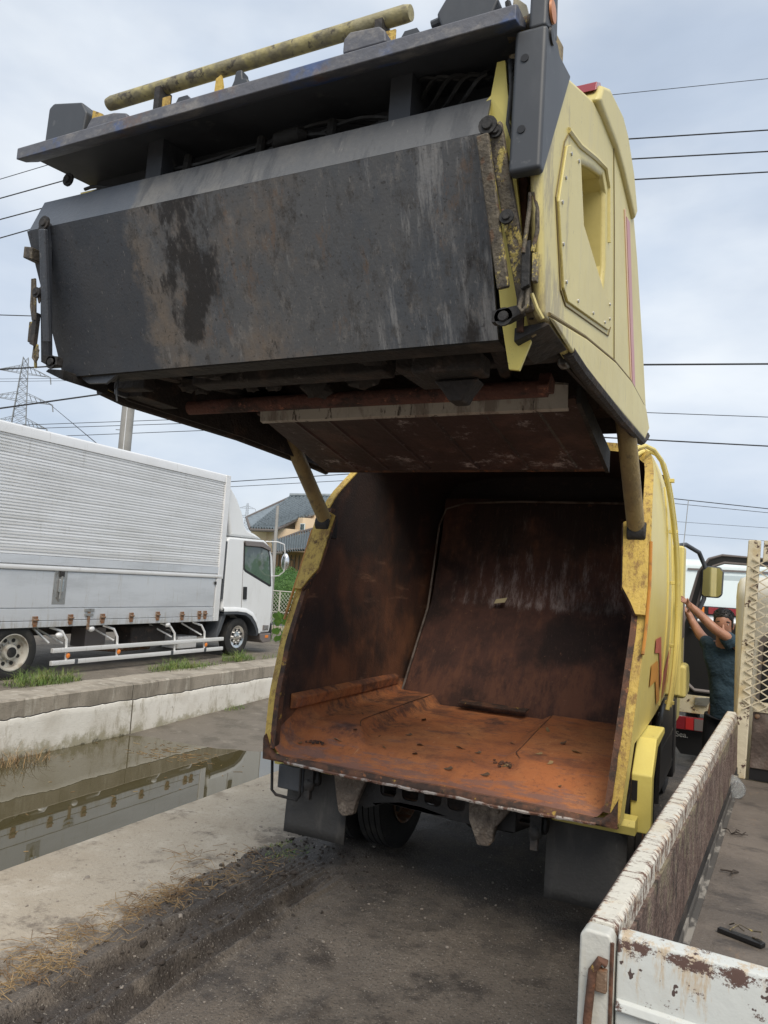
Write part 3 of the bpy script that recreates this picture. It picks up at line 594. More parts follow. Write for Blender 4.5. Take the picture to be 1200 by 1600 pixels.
# gusset plates by the lift cylinders
for sgn in (-1, 1):
    m = MB(); rows = []
    for z, wq in ((1.74, .055), (1.80, .085), (1.88, .135), (2.24, .145), (2.26, .10)):
        y, hw = lerp(RIM, z); rows.append([(CX + sgn * (hw - .006), y - .022, z), (CX + sgn * (hw - wq), y - .020, z)])
    m.grid(rows); gp = m.build('gusset_plate', 'yellow_worn', T, solid=.02, smooth=20)
    m = MB(); r1 = []
    for z, wq in ((1.74, .055), (1.80, .085), (1.88, .135), (2.24, .145)):
        y, hw = lerp(RIM, z); r1.append((CX + sgn * (hw - wq), y - .02, z))
    m.tube(r1, .011, 6); m.build('gusset_edge', 'rust_rim', gp)
    y, hw = lerp(RIM, 2.02)
    m = MB(); m.tube([(CX + sgn * (lerp(RIM, z)[1] + .002), lerp(RIM, z)[0] - .03, z) for z in np.linspace(1.55, 2.14, 8)], .009, 6); m.build('marker_strip', 'orange_strip', gp)
    m = MB().lathe([(.05, -.05), (.06, -.05), (.06, .05), (.05, .05)], (CX + sgn * 1.0, 4.28, 2.19), 'x', 16)
    m.cbox((CX + sgn * .995, 4.32, 2.17), .045, .05, .08); m.build('cylinder_foot', 'dark_metal', T, bev=.01)
    m = MB().tube([(CX + sgn * .995, 4.29, 2.19), (CX + sgn * .995, 3.78, 2.66), (CX + sgn * .99, 3.6, 2.84)], .047, 18)
    m.build('lift_cylinder', 'yellow_grime', T, smooth=50)
# side pipes, seams and decals on the flank
def flank(y, z, off=.004):
    ry, hw = lerp(RIM, min(max(z, .8), 2.7)); t = (y - ry) / (YF - ry); return (CX + hw * (1 - .06 * t * t) + off, y, z)
for dy_ in (0, .16):
    pts = [(CX + .90, 4.62 + dy_, 2.70), (CX + .97, 4.72 + dy_, 2.78), (CX + 1.06, 4.87 + dy_, 2.72), (CX + 1.085, 5.2 + dy_, 2.5), (CX + 1.105, 5.5 + dy_, 2.2), (CX + 1.11, 5.68 + dy_, 1.85), (CX + 1.11, 5.68 + dy_, 1.5), (CX + 1.10, 5.55 + dy_, 1.22), (CX + 1.08, 5.50 + dy_, 1.08)]
    cp_ = []
    for i in range(len(pts) - 1):
        a, b = Vector(pts[i]), Vector(pts[i + 1]); cp_ += [a + (b - a) * t for t in (0, .5)]
    cp_.append(Vector(pts[-1])); sm = [cp_[0]] + [(cp_[i - 1] + cp_[i] * 2 + cp_[i + 1]) / 4 for i in range(1, len(cp_) - 1)] + [cp_[-1]]
    MB().tube(sm, .014, 8).build('side_pipe', 'yellow', T)
for i, (y, z) in enumerate(((5.1, 2.60), (5.5, 2.30), (5.76, 1.95), (5.78, 1.5), (5.6, 1.12))):
    MB().cbox((CX + 1.085, y, z), .03, .02, .012).build('pipe_clamp', 'yellow', T, bev=.003)
for i, (rows_, mm) in enumerate(((([(4.6, 1.60), (4.95, 1.60), (5.35, 1.30), (5.3, 1.22), (4.9, 1.50), (4.6, 1.52)]), 'red_stripe'), (([(4.45, 1.46), (4.85, 1.46), (5.3, 1.17), (5.05, 1.17), (4.8, 1.34), (4.45, 1.34)]), 'orange_stripe'), (([(5.5, 1.32), (6.35, 1.50), (6.35, 1.38), (5.5, 1.16)]), 'red_stripe'), (([(5.5, 1.15), (6.35, 1.35), (6.35, 1.18), (5.7, 1.14)]), 'orange_stripe'))):
    m = MB(); n = len(rows_); m.add([flank(y, z, .006) for y, z in rows_], [tuple(range(n))]); m.build('decal_stripe', mm, body, recalc=False)
MB().tube([flank(5.4, z, .004) for z in np.linspace(1.12, 2.6, 14)], .006, 6).build('panel_rib', 'yellow', body)
MB().tube([flank(6.1, z, .004) for z in np.linspace(1.12, 2.6, 14)], .006, 6).build('panel_rib', 'yellow', body)
# black guards and tank below the flank
m = MB().prism([(5.62, .45), (5.62, 1.04), (6.75, 1.06), (6.75, .45)], CX + 1.0, CX + 1.02, 'x'); m.build('chassis_box', 'lamp_black', T, bev=.03)
for z in (.50, .75): MB().tube([(CX + 1.0, 5.55, z), (CX + 1.0, 6.8, z)], .022, 8).build('guard_rail', 'lamp_black', T)
MB().tube([(CX + 1.02, 5.5, .45), (CX + 1.02, 5.55, .95), (CX + 1.02, 5.7, 1.05), (CX + 1.0, 6.1, 1.06)], .022, 8).build('guard_hoop', 'lamp_black', T)
MB().box(CX + .7, CX + 1.03, 6.8, 7.0, .35, 1.0).build('intake_box', 'lamp_black', T, bev=.02)
# fenders with a chamfered top over the rear wheels
for sgn in (-1, 1):
    q = [(4.12, .64), (4.12, .93), (4.30, 1.09), (4.72, 1.09), (4.74, 1.05), (4.36, 1.03), (4.20, .90), (4.20, .64)]
    xs = sorted((CX + sgn * 1.032, CX + sgn * 1.135))
    fd = MB().prism(q, xs[0], xs[1], 'x').build('fender', 'yellow_bright', T, bev=.008)
    xs = sorted((CX + sgn * .66, CX + sgn * 1.075))
    MB().prism([(4.00, .655), (3.985, .70), (4.00, .73), (4.10, .73), (4.10, .655)], xs[0], xs[1], 'x').build('bumper', 'yellow_bright', T, bev=.004)
    xs = sorted((CX + sgn * .625, CX + sgn * 1.03)) if sgn > 0 else sorted((CX - .995, CX - .575))
    m = MB(); m.grid([[(x, 4.055 + .012 * math.sin((z - .3) * 5) + .01 * mnoise.noise((x * 3, z * 3, sgn)), z) for z in np.linspace(.255 if sgn < 0 else .245, .668, 8)] for x in np.linspace(xs[0], xs[1], 8)])
    m.build('mud_flap', 'flap', T, solid=.012, smooth=60)
MB().box(CX + 1.036, CX + 1.065, 4.108, 4.1185, .80, .90).build('fender_slot', 'lamp_black', T)
# tail lamp and its wire guard on the left
lb = MB().box(-2.57, -2.385, 3.97, 4.03, .525, .668).build('tail_lamp', 'black_plastic', T, bev=.01)
MB().tube([(-2.575, 3.90, .75), (-2.578, 3.93, .52), (-2.55, 3.935, .495), (-2.40, 3.935, .49), (-2.378, 3.93, .52), (-2.375, 3.92, .74)], .009, 8).build('lamp_guard', 'dark_metal', lb)
for (x, z0) in ((-2.31, .55), (-.945, .55)):
    m = MB().cbox((x, 3.93, .66), .03, .025, .07); m.ball((x, 3.92, .60), .035, .03, .045, jit=.15); m.cbox((x - .005, 3.92, z0), .018, .018, .035)
    m.ball((x + .04, 3.95, .64), .02, .03, .05, jit=.2); m.build('lock_hook', 'dark_metal', T, smooth=60)
# hanging brackets caked with mud
for q in ([(-2.17, .735), (-1.94, .735), (-1.955, .66), (-2.0, .55), (-2.015, .475), (-2.085, .455), (-2.115, .48), (-2.135, .56)], [(-1.325, .735), (-1.065, .735), (-1.10, .66), (-1.165, .575), (-1.18, .495), (-1.20, .47), (-1.262, .465), (-1.285, .52), (-1.315, .585)]):
    m = MB()
    m.prism(q, 3.935, 3.985, 'y'); o = m.build('hanger_bracket', 'mud_cake', T, bev=.01)
# rear cross member with oval lightening holes
def oval(cx, cz, a, b, n=14): return [(cx + a * math.copysign(abs(math.cos(t)) ** .5, math.cos(t)), cz + b * math.copysign(abs(math.sin(t)) ** .5, math.sin(t))) for t in [2 * math.pi * k / n for k in range(n)]]
m = MB().prism([(-2.02, .74), (-1.08, .74), (-1.08, .545), (-1.3, .535), (-1.85, .555), (-1.98, .50), (-2.02, .52)], 4.02, 4.035, 'y', [oval(x, .652, .052, .058) for x in (-1.84, -1.70, -1.56, -1.42)])
m.build('cross_member', 'dark_metal', T, bev=.003)
for sgn in (-1, 1): MB().prism([(4.04, .60), (8.8, .60), (8.8, .80), (4.04, .80)], *sorted((CX + sgn * .40, CX + sgn * .33)), 'x').build('chassis_rail', 'dark_metal', T)
MB().box(CX - .8, CX + .8, 4.3, 5.4, .62, .735).build('sub_frame', 'under_dark', T)
MB().box(CX - .98, CX + .98, 4.1, 6.7, .74, .765).build('hopper_underside', 'under_dark', T)
# rear axle, differential and dual wheels
AY, AZ, WR = 4.93, .40, .405
m = MB().tube([(CX - .9, AY, AZ), (CX - .35, AY, AZ), (CX - .22, AY, AZ), (CX + .22, AY, AZ), (CX + .35, AY, AZ), (CX + .9, AY, AZ)], [.06, .075, .15, .15, .075, .06], 16)
m.ball((CX, AY + .02, AZ), .19, .2, .19, 16, 10); m.build('rear_axle', 'under_dark', T, smooth=60)
for sgn in (-1, 1):
    for k in range(6): MB().box(*sorted((CX + sgn * .40, CX + sgn * .48)), AY - .6 + .06 * k, AY + .6 - .06 * k, AZ + .1 + .014 * k, AZ + .113 + .014 * k).build('leaf_spring', 'under_dark', T)
wh = make_wheel('wheel', WR, .215, .235, 'rusty_steel', 'under_dark', .7, 6, 1); attach(wh, T); wh.location = (CX - .66, AY, AZ + .005)
for x in (-.93, .66, .93):
    c = dup(wh, loc=(CX + x, AY, AZ + .005))
for x in (-.80, .80): c = dup(wh, loc=(CX + x, 7.75, AZ + .005))
# cab with the driver door standing open
q = [(6.95, .62), (6.95, 2.28), (7.05, 2.36), (8.15, 2.36), (8.35, 2.28), (8.72, 1.45), (8.76, .70), (8.70, .55), (8.25, .55), (8.10, .85), (7.75, .95), (7.35, .85), (7.2, .62)]
m = MB().prism(q, CX - .95, CX + .93, 'x'); cab = m.build('cab', 'yellow', T, bev=.04)
MB().prism([(7.28, .98), (7.28, 2.24), (8.12, 2.24), (8.46, 1.50), (8.46, .98)], CX + .92, CX + .937, 'x').build('door_opening', 'lamp_black', cab)
MB().box(CX + .90, CX + 1.055, 6.96, 7.22, 1.0, 2.30).build('rear_pillar', 'yellow', cab, bev=.02)
MB().box(CX + 1.054, CX + 1.066, 6.99, 7.09, 1.50, 1.82).build('grab_slot', 'grey_visor', cab, bev=.004)
MB().prism([(6.97, .985), (7.40, .985), (7.40, 1.17), (7.3, 1.27), (6.97, 1.27)], CX + .90, CX + 1.10, 'x').build('step_corner', 'yellow', cab, bev=.03)
MB().prism([(-2.4, 1.5), (-.68, 1.5), (-.75, 2.2), (-2.33, 2.2)], 6.93, 6.948, 'y').build('rear_window', 'glass', cab)
DX0, DX1, DY = -.555, .40, 8.05
fr = [(DX0, 1.02), (DX0 + .06, .90), (DX1, .90), (DX1, 2.26), (DX0 + .34, 2.29), (DX0 + .22, 2.25), (DX0 + .13, 2.12), (DX0, 1.60)]
wn = [(DX0 + .09, 1.62), (DX0 + .19, 2.09), (DX0 + .26, 2.18), (DX0 + .36, 2.22), (DX1 - .06, 2.20), (DX1 - .06, 1.62)]
dr = MB().prism(fr, DY, DY + .06, 'y', [wn]).build('door', 'lamp_black', T, bev=.008)
MB().tube([(x, DY + .01, z) for x, z in wn + wn[:1]], .016, 6).build('window_seal', 'grey_visor', dr)
MB().tube([(x, DY - .004, z) for x, z in fr[2:] + fr[:1]], .014, 6).build('door_seal', 'grey_visor', dr)
MB().prism(fr[:4] + [(DX1, 1.55), (DX0, 1.55)], DY + .063, DY + .09, 'y').build('door_skin', 'yellow', dr, bev=.01)
MB().tube([(DX0 + .06, DY - .012, 1.0), (DX0 + .12, DY - .012, .95), (DX1, DY - .012, .94)], .018, 8).build('door_trim', 'grey_visor', dr)
MB().tube([(-.60, 7.6, 2.34), (-.53, 7.7, 2.36), (-.42, 7.9, 2.30), (-.36, 8.0, 2.15), (-.37, 8.0, 1.85), (-.48, 8.0, 1.55)], .022, 10).build('mirror_arm', 'black_plastic', T)
mh = MB().prism([(-.40 + x * .82, 2.03 + z * .82) for x, z in ((.0, -.17), (.03, -.20), (.20, -.20), (.24, -.16), (.25, .12), (.21, .17), (.07, .18), (.01, .13))], 7.98, 8.04, 'y').build('mirror_housing', 'black_plastic', T, bev=.015)
MB().prism([(-.40 + x * .82, 2.03 + z * .82) for x, z in ((.015, -.16), (.04, -.185), (.19, -.185), (.225, -.155), (.235, .115), (.2, .155), (.075, .165), (.025, .12))], 7.965, 7.971, 'y').build('mirror_glass', 'mirror', mh)
for me_ in (mh.data, mh.children[0].data):
    for v_ in me_.vertices: v_.co.y -= .10 * (v_.co.x + .30)

# ------------------------------------------------------------------ the raised tailgate
HW = 1.04
side = [(1.93, 2.585), (2.32, 2.575), (3.30, 2.625), (4.05, 2.665), (4.24, 2.74), (4.16, 2.86), (3.96, 3.12), (3.62, 3.50), (3.40, 3.68), (3.05, 3.70), (2.45, 3.545), (2.09, 3.385), (1.86, 3.28), (1.83, 2.95)]
rec = [(2.29, 3.225), (2.50, 3.32), (2.68, 3.385), (2.735, 3.36), (2.79, 3.09), (2.765, 2.99), (2.36, 3.06)]
tg = None
for sgn in (1, -1):
    xs = sorted((CX + sgn * (HW - .035), CX + sgn * HW))
    sp = side if sgn == 1 else [(2.30, 2.60), (2.44, 2.585), (3.30, 2.59), (4.05, 2.565), (4.30, 2.55), (4.30, 2.74)] + side[5:11] + [(2.45, 3.50), (2.33, 3.30), (2.30, 2.9)]
    m = MB().prism(sp, xs[0], xs[1], 'x', [rec] if sgn > 0 else [])
    if sgn == 1:
        # the skin over front and top belongs to the same casting
        tg = m.build('tailgate', 'yellow_pale', T, bev=.02, smooth=30); holder = tg
    else: holder = m.build('side_panel', 'yellow_pale', tg, bev=.02, smooth=30)
    def line(pts, r=.004, nm='seam', mm='seam_dark'): MB().tube([(CX + sgn * (HW + .002), y, z) for y, z in pts], r, 6).build(nm, mm, tg)
    if sgn > 0:
        # pocket behind the opening in the panel
        d0, d1 = CX + sgn * (HW - .02), CX + sgn * (HW - .16)
        k = MB(); n = len(rec); k.add([(d0, y, z) for y, z in rec] + [(d1, y, z) for y, z in rec], [(i, (i + 1) % n, (i + 1) % n + n, i + n) for i in range(n)] + [tuple(range(n, 2 * n))])
        k.build('panel_pocket', 'yellow_pale', tg, smooth=0)
        cov = [(2.09, 3.17), (2.10, 3.19), (2.26, 3.215), (2.335, 3.07), (2.765, 2.965), (2.88, 2.93), (2.905, 2.895), (2.86, 2.86), (2.16, 2.715), (2.10, 2.735), (2.015, 2.95)]
        cov = [(2.075, 3.155), (2.12, 3.185), (2.255, 3.225), (2.345, 3.04), (2.775, 2.965), (2.90, 2.99), (2.925, 2.90), (2.88, 2.865), (2.17, 2.715), (2.11, 2.735), (2.005, 2.95)]
        xs = sorted((CX + sgn * HW, CX + sgn * (HW + .008)))
        hc = MB().prism(cov, xs[0], xs[1], 'x').build('hatch_cover', 'yellow_pale', tg, bev=.003)
        for (y, z) in ((2.12, 3.155), (2.225, 3.19), (2.065, 3.05), (2.035, 2.96), (2.07, 2.85), (2.13, 2.76), (2.30, 2.765), (2.55, 2.815), (2.78, 2.862), (2.88, 2.91), (2.87, 2.965)):
            MB().lathe([(.001, 0), (.0065, 0), (.006, sgn * .004), (.001, sgn * .005)], (CX + sgn * (HW + .008), y, z), 'x', 8).build('screw', 'steel', tg)
        # seam round the hatch recess and the vertical joint
        line([(2.10, 3.22), (2.26, 3.265), (2.50, 3.36), (2.70, 3.43), (2.79, 3.40), (2.835, 3.20)], .009, 'pressed_edge', 'yellow_pale')
        line([(1.985, 2.95), (2.06, 3.16), (2.10, 3.205)], .0025)
        line([(1.985, 2.95), (2.09, 2.72), (2.16, 2.70), (2.90, 2.85), (2.945, 2.90)], .0025)
        line([(2.86, 3.62), (2.95, 3.30), (3.06, 2.80)], .002)
    # lower flared skirt
    sk = [(1.95, 2.59), (2.45, 2.69), (3.05, 2.785), (3.51, 2.83), (4.05, 2.835), (4.22, 2.76), (4.05, 2.668), (3.30, 2.628), (2.32, 2.578)]
    xs = sorted((CX + sgn * (HW - .001), CX + sgn * (HW + .014)))
    if sgn < 0: sk = [(2.45, 2.69), (3.05, 2.785), (3.51, 2.83), (4.05, 2.835), (4.22, 2.76), (4.05, 2.58), (3.30, 2.60), (2.45, 2.60)]
    MB().prism(sk, xs[0], xs[1], 'x').build('lower_skirt', 'yellow_pale', tg, bev=.008)
    if sgn > 0: line([(1.97, 2.605), (2.45, 2.70), (3.05, 2.795), (3.51, 2.84), (4.02, 2.845)], .006)
    # pink and peach stripes down the front edge
    for (ya, yb, mm) in ((3.17, 3.205, 'peach_stripe'), (3.235, 3.335, 'pink_stripe')):
        q = [(ya, 3.50), (yb, 3.52), (yb + .36, 2.85), (ya + .36, 2.85)]
        xs = sorted((CX + sgn * HW, CX + sgn * (HW + .003))); MB().prism(q, xs[0], xs[1], 'x').build('decal_stripe', mm, tg, smooth=0)
    # top lamp fin
    fin = [(2.46, 3.545), (2.52, 3.64), (2.66, 3.72), (2.95, 3.80), (3.10, 3.80), (3.30, 3.74), (3.46, 3.62), (3.40, 3.56), (3.05, 3.60), (2.86, 3.60)]
    xs = sorted((CX + sgn * (HW - .14), CX + sgn * (HW + .02)))
    MB().prism(fin, xs[0], xs[1], 'x').build('lamp_fin', 'yellow_pale', tg, bev=.02)
    xs = sorted((CX + sgn * (HW - .12), CX + sgn * (HW + .002)))
    MB().prism([(2.478, 3.595), (2.490, 3.635), (2.55, 3.672), (2.57, 3.66), (2.53, 3.635)], xs[0], xs[1], 'x').build('marker_lens', 'red_lens', tg, bev=.004)
    if sgn < 0: continue
    xs = sorted((CX + sgn * (HW - .10), CX + sgn * (HW - .03)))
    MB().prism([(1.97, 3.34), (1.97, 3.46), (2.05, 3.50), (2.13, 3.52), (2.13, 3.40)], xs[0], xs[1], 'x').build('hinge_block', 'yellow_grime', tg, bev=.01)
    # black corner guard with lamp holes
    gd = [(1.795, 2.935), (1.835, 2.935), (2.10, 3.39), (1.945, 3.355), (1.915, 3.37), (1.795, 3.335)]
    xs = sorted((CX + sgn * (HW - .082), CX + sgn * (HW + .006)))
    MB().prism([(1.795, 3.33), (1.92, 3.365), (1.89, 3.66), (1.795, 3.66)], CX + HW - .045, CX + HW + .004, 'x').build('guard_post', 'black_plastic', tg, bev=.01)
    cg = MB().prism(gd, xs[0], xs[1], 'x').build('corner_guard', 'black_plastic', tg, bev=.012)
    for (y, z, mm, rr) in ((1.835, 3.395, 'orange_dull', .030), (1.84, 3.33, 'lamp_black', .024)):
        MB().lathe([(.001, 0), (rr, 0), (rr * .95, sgn * .006), (.001, sgn * .008)], (CX + sgn * (HW + .006), y, z), 'x', 20).build('marker_lamp_and_hole', mm, tg)  # the black disc stands in for the dark of a hole
    for z in (3.25, 3.05):
        MB().lathe([(.001, 0), (.011, 0), (.011, -.003), (.001, -.003)], (CX + sgn * (HW - .05), 1.795, z), 'y', 12).build('guard_bolt', 'lamp_black', tg)
# outer skin over the front and the top
skin = [(4.16, 2.86), (3.96, 3.12), (3.62, 3.50), (3.40, 3.68), (3.05, 3.70), (2.45, 3.545), (2.09, 3.385)]
MB().grid([[(CX + x, y, z) for y, z in skin] for x in (-HW + .03, HW - .03)]).build('top_skin', 'yellow_pale', tg, solid=.02, smooth=20)
# dark inside of the tailgate, seen from below
MB().grid([[(CX + x, y, z) for y, z in ((2.10, 2.60), (2.12, 2.98), (2.6, 3.05), (3.6, 2.98), (4.1, 2.80), (4.14, 2.72))] for x in np.linspace(-HW + .05, HW - .05, 6)]).build('inner_skin', 'under_dark', tg, smooth=20)
for sgn in (-1, 1):
    x = CX + sgn * (HW - .045)
    MB().prism(([(1.98, 2.60), (2.32, 2.585), (3.30, 2.635), (4.05, 2.675), (4.20, 2.74)] if sgn > 0 else [(2.31, 2.60), (2.45, 2.575), (3.30, 2.58), (4.05, 2.555), (4.29, 2.545), (4.29, 2.72)]) + [ (4.1, 2.84), (3.6, 3.0), (2.6, 3.06), (2.33, 3.0)], *sorted((x, x - sgn * .012)), 'x').build('inner_side', 'under_dark', tg)
# rear plate with an upper leaning strip and a returned lower edge
PW = .878
m = MB(); prf = [(1.815, 3.075), (2.045, 2.572)]
m.grid([[(CX + x, 1.815 + (2.045 - 1.815) * t, 3.075 + (2.572 - 3.075) * t) for t in np.linspace(0, 1, 12)] for x in np.linspace(-PW - .05, PW, 30)], flip=True)
rpl = m.build('rear_plate', 'plate_dark', tg, solid=.012, smooth=30)
MB().grid([[(CX + x, y, z) for y, z in ((1.873, 3.212), (1.865, 3.214), (1.813, 3.077), (1.818, 3.074))] for x in (-PW - .05, PW)]).build('plate_upper', 'plate_top', rpl, solid=.01, smooth=20)
MB().grid([[(CX + x, y, z) for y, z in ((2.044, 2.574), (2.047, 2.565), (2.12, 2.56), (2.14, 2.585))] for x in (-PW - .05, PW)], flip=True).build('plate_return', 'dark_metal', rpl, solid=.01, smooth=20)
MB().box(CX - PW, CX + PW, 2.06, 2.10, 2.60, 3.41).build('back_panel', 'recess_grey', tg)
MB().add([(CX - PW - .06, 1.82, 3.385), (CX + PW + .08, 1.82, 3.385), (CX + PW + .08, 2.2, 3.43), (CX - PW - .06, 2.2, 3.43)], [(0, 1, 2, 3)]).build('recess_roof', 'recess_grey', tg, solid=.02)
for x in (CX - .38, CX + .60, CX + .30, CX - .70):
    if x in (CX + .30, CX - .70): continue
    MB().box(x, x + .012, 1.90, 2.06, 3.15, 3.39).build('recess_rib', 'recess_grey', tg)
    MB().box(x - .06, x + .012, 1.893, 1.90, 3.2, 3.385).build('rib_face', 'recess_grey', tg)
# cables tied along the recess
for k in range(4):
    pts = [(CX - .36 + .96 * t, 1.97 + .02 * math.sin(k * 2 + t * 9), 3.29 + .012 * k - .02 + .035 * math.sin(t * 3.4 + .3) * t + .012 * math.sin(t * 13 + k * 1.7)) for t in np.linspace(0, 1, 26)]
    MB().tube(pts, .008, 6).build('cable', 'cable', tg)
for k in range(5):
    pts = [(CX + .62 + .22 * t, 1.95 + .03 * math.sin(k + t * 5), 3.265 + .022 * k + .05 * t + .015 * math.sin(t * 8 + k * 2)) for t in np.linspace(0, 1, 14)]
    MB().tube(pts, .007, 6).build('cable', 'cable', tg)
for k in range(2):
    pts = [(CX - .84 + .42 * t, 1.97, 3.27 + .02 * k + .02 * math.sin(t * 7 + k)) for t in np.linspace(0, 1, 14)]
    MB().tube(pts, .007, 6).build('cable', 'cable', tg)
MB().tube([(CX + .08, 1.95, 3.285), (CX + .10, 1.94, 3.29), (CX + .19, 1.94, 3.295), (CX + .21, 1.95, 3.295)], [.012, .028, .028, .012], 12).build('cable_joint', 'rubber', tg)
for x in (-.30, .02, .30, .52): MB().tube([(CX + x, 1.95, 3.26), (CX + x + .01, 1.94, 3.285), (CX + x + .005, 1.95, 3.32)], .016, 8).build('cable_tie', 'rubber', tg)
# top beam, pipes and the fittings standing on it
MB().prism([(1.745, 3.372), (1.76, 3.382), (1.84, 3.39), (1.84, 3.37), (1.785, 3.338), (1.745, 3.328)], CX - .955, CX + .975, 'x').build('top_beam', 'beam_blue', tg, bev=.004)
gb = MB().tube([(-2.16, 1.85, 3.533), (-2.14, 1.85, 3.535), (-.95, 1.85, 3.535), (-.93, 1.85, 3.533)], [.022, .025, .025, .022], 16).build('grab_bar', 'bar_yellow', tg)
MB().tube([(-1.98, 2.0, 3.42), (-.6, 2.0, 3.42)], .018, 10).build('rear_pipe', 'bar_yellow', tg)
MB().tube([(-2.3, 1.93, 3.395), (-.6, 1.93, 3.395)], .014, 10).build('rear_pipe', 'beam_blue', tg)
for x in (-1.87, -1.0):
    b1 = MB().box(x - .035, x - .01, 1.82, 1.88, 3.38, 3.52).build('bar_bracket', 'dark_metal', tg)
    MB().box(x, x + .035, 1.825, 1.832, 3.395, 3.475).build('bracket_plate', 'yellow_worn', b1, bev=.002)
    MB().prism([(x + .04, 3.39), (x + .115, 3.39), (x + .118, 3.44), (x + .095, 3.475), (x + .055, 3.475), (x + .04, 3.45)], 1.845, 1.87, 'y', [oval(x + .085, 3.44, .009, .012, 8)]).build('bracket_ear', 'black_plastic', b1)
MB().prism([(-1.645, 3.40), (-1.615, 3.40), (-1.61, 3.46), (-1.62, 3.50), (-1.64, 3.49)], 1.83, 1.84, 'y').build('bar_tab', 'yellow_worn', tg)
MB().prism([(-1.545, 3.398), (-1.465, 3.398), (-1.475, 3.425), (-1.495, 3.43), (-1.50, 3.462), (-1.525, 3.462), (-1.53, 3.43)], 1.79, 1.83, 'y').build('stop_knob', 'black_plastic', tg, bev=.006)
MB().prism([(-1.11, 3.395), (-.965, 3.395), (-.97, 3.43), (-.99, 3.45), (-1.09, 3.46), (-1.11, 3.44)], 1.77, 1.85, 'y').build('fixture_box', 'beam_blue', tg, bev=.006)
MB().prism([(-2.20, 3.38), (-1.97, 3.38), (-1.99, 3.42), (-2.05, 3.435), (-2.16, 3.44)], 1.78, 1.85, 'y').build('fixture_box', 'beam_blue', tg, bev=.006)
eb = MB().prism([(-2.40, 3.385), (-2.20, 3.385), (-2.19, 3.47), (-2.22, 3.515), (-2.37, 3.545), (-2.395, 3.53)], 1.78, 1.88, 'y').build('end_box', 'black_plastic', tg, bev=.008)
MB().prism([(-2.185, 3.39), (-2.13, 3.39), (-2.13, 3.46), (-2.18, 3.485)], 1.80, 1.81, 'y').build('end_plate', 'yellow_worn', eb)
bc = MB().prism([(-.80, 3.40), (-.66, 3.40), (-.64, 3.45), (-.66, 3.50), (-.72, 3.525), (-.79, 3.515), (-.825, 3.46)], 1.80, 1.90, 'y').build('rear_camera', 'black_plastic', tg, bev=.008)
MB().lathe([(.001, 0), (.06, 0), (.058, .035), (.03, .05), (.001, .052)], (-.725, 1.86, 3.523), 'z', 18).build('camera_dome', 'alu', bc)
MB().tube([(-.85, 1.83, 3.455), (-.82, 1.83, 3.46)], .012, 8).build('camera_knob', 'black_plastic', bc)
for k in range(3):
    MB().tube([(-.64, 1.88, 3.50 - .03 * k), (-.62, 1.86, 3.44 - .03 * k), (-.60, 1.87, 3.40)], .009, 6).build('cable', 'cable', tg)
MB().prism([(-.645, 3.36), (-.575, 3.36), (-.58, 3.44), (-.60, 3.52), (-.64, 3.56)], 1.93, 1.945, 'y').build('mount_plate', 'cream_rust', tg)
MB().tube([(-.63, 1.86, 3.385), (-.55, 1.86, 3.405)], .022, 12).build('mount_tube', 'link_grime', tg)
MB().tube([(-.80, 1.86, 3.58), (-.50, 1.86, 3.60)], .02, 10).build('upper_pipe', 'dark_metal', tg)
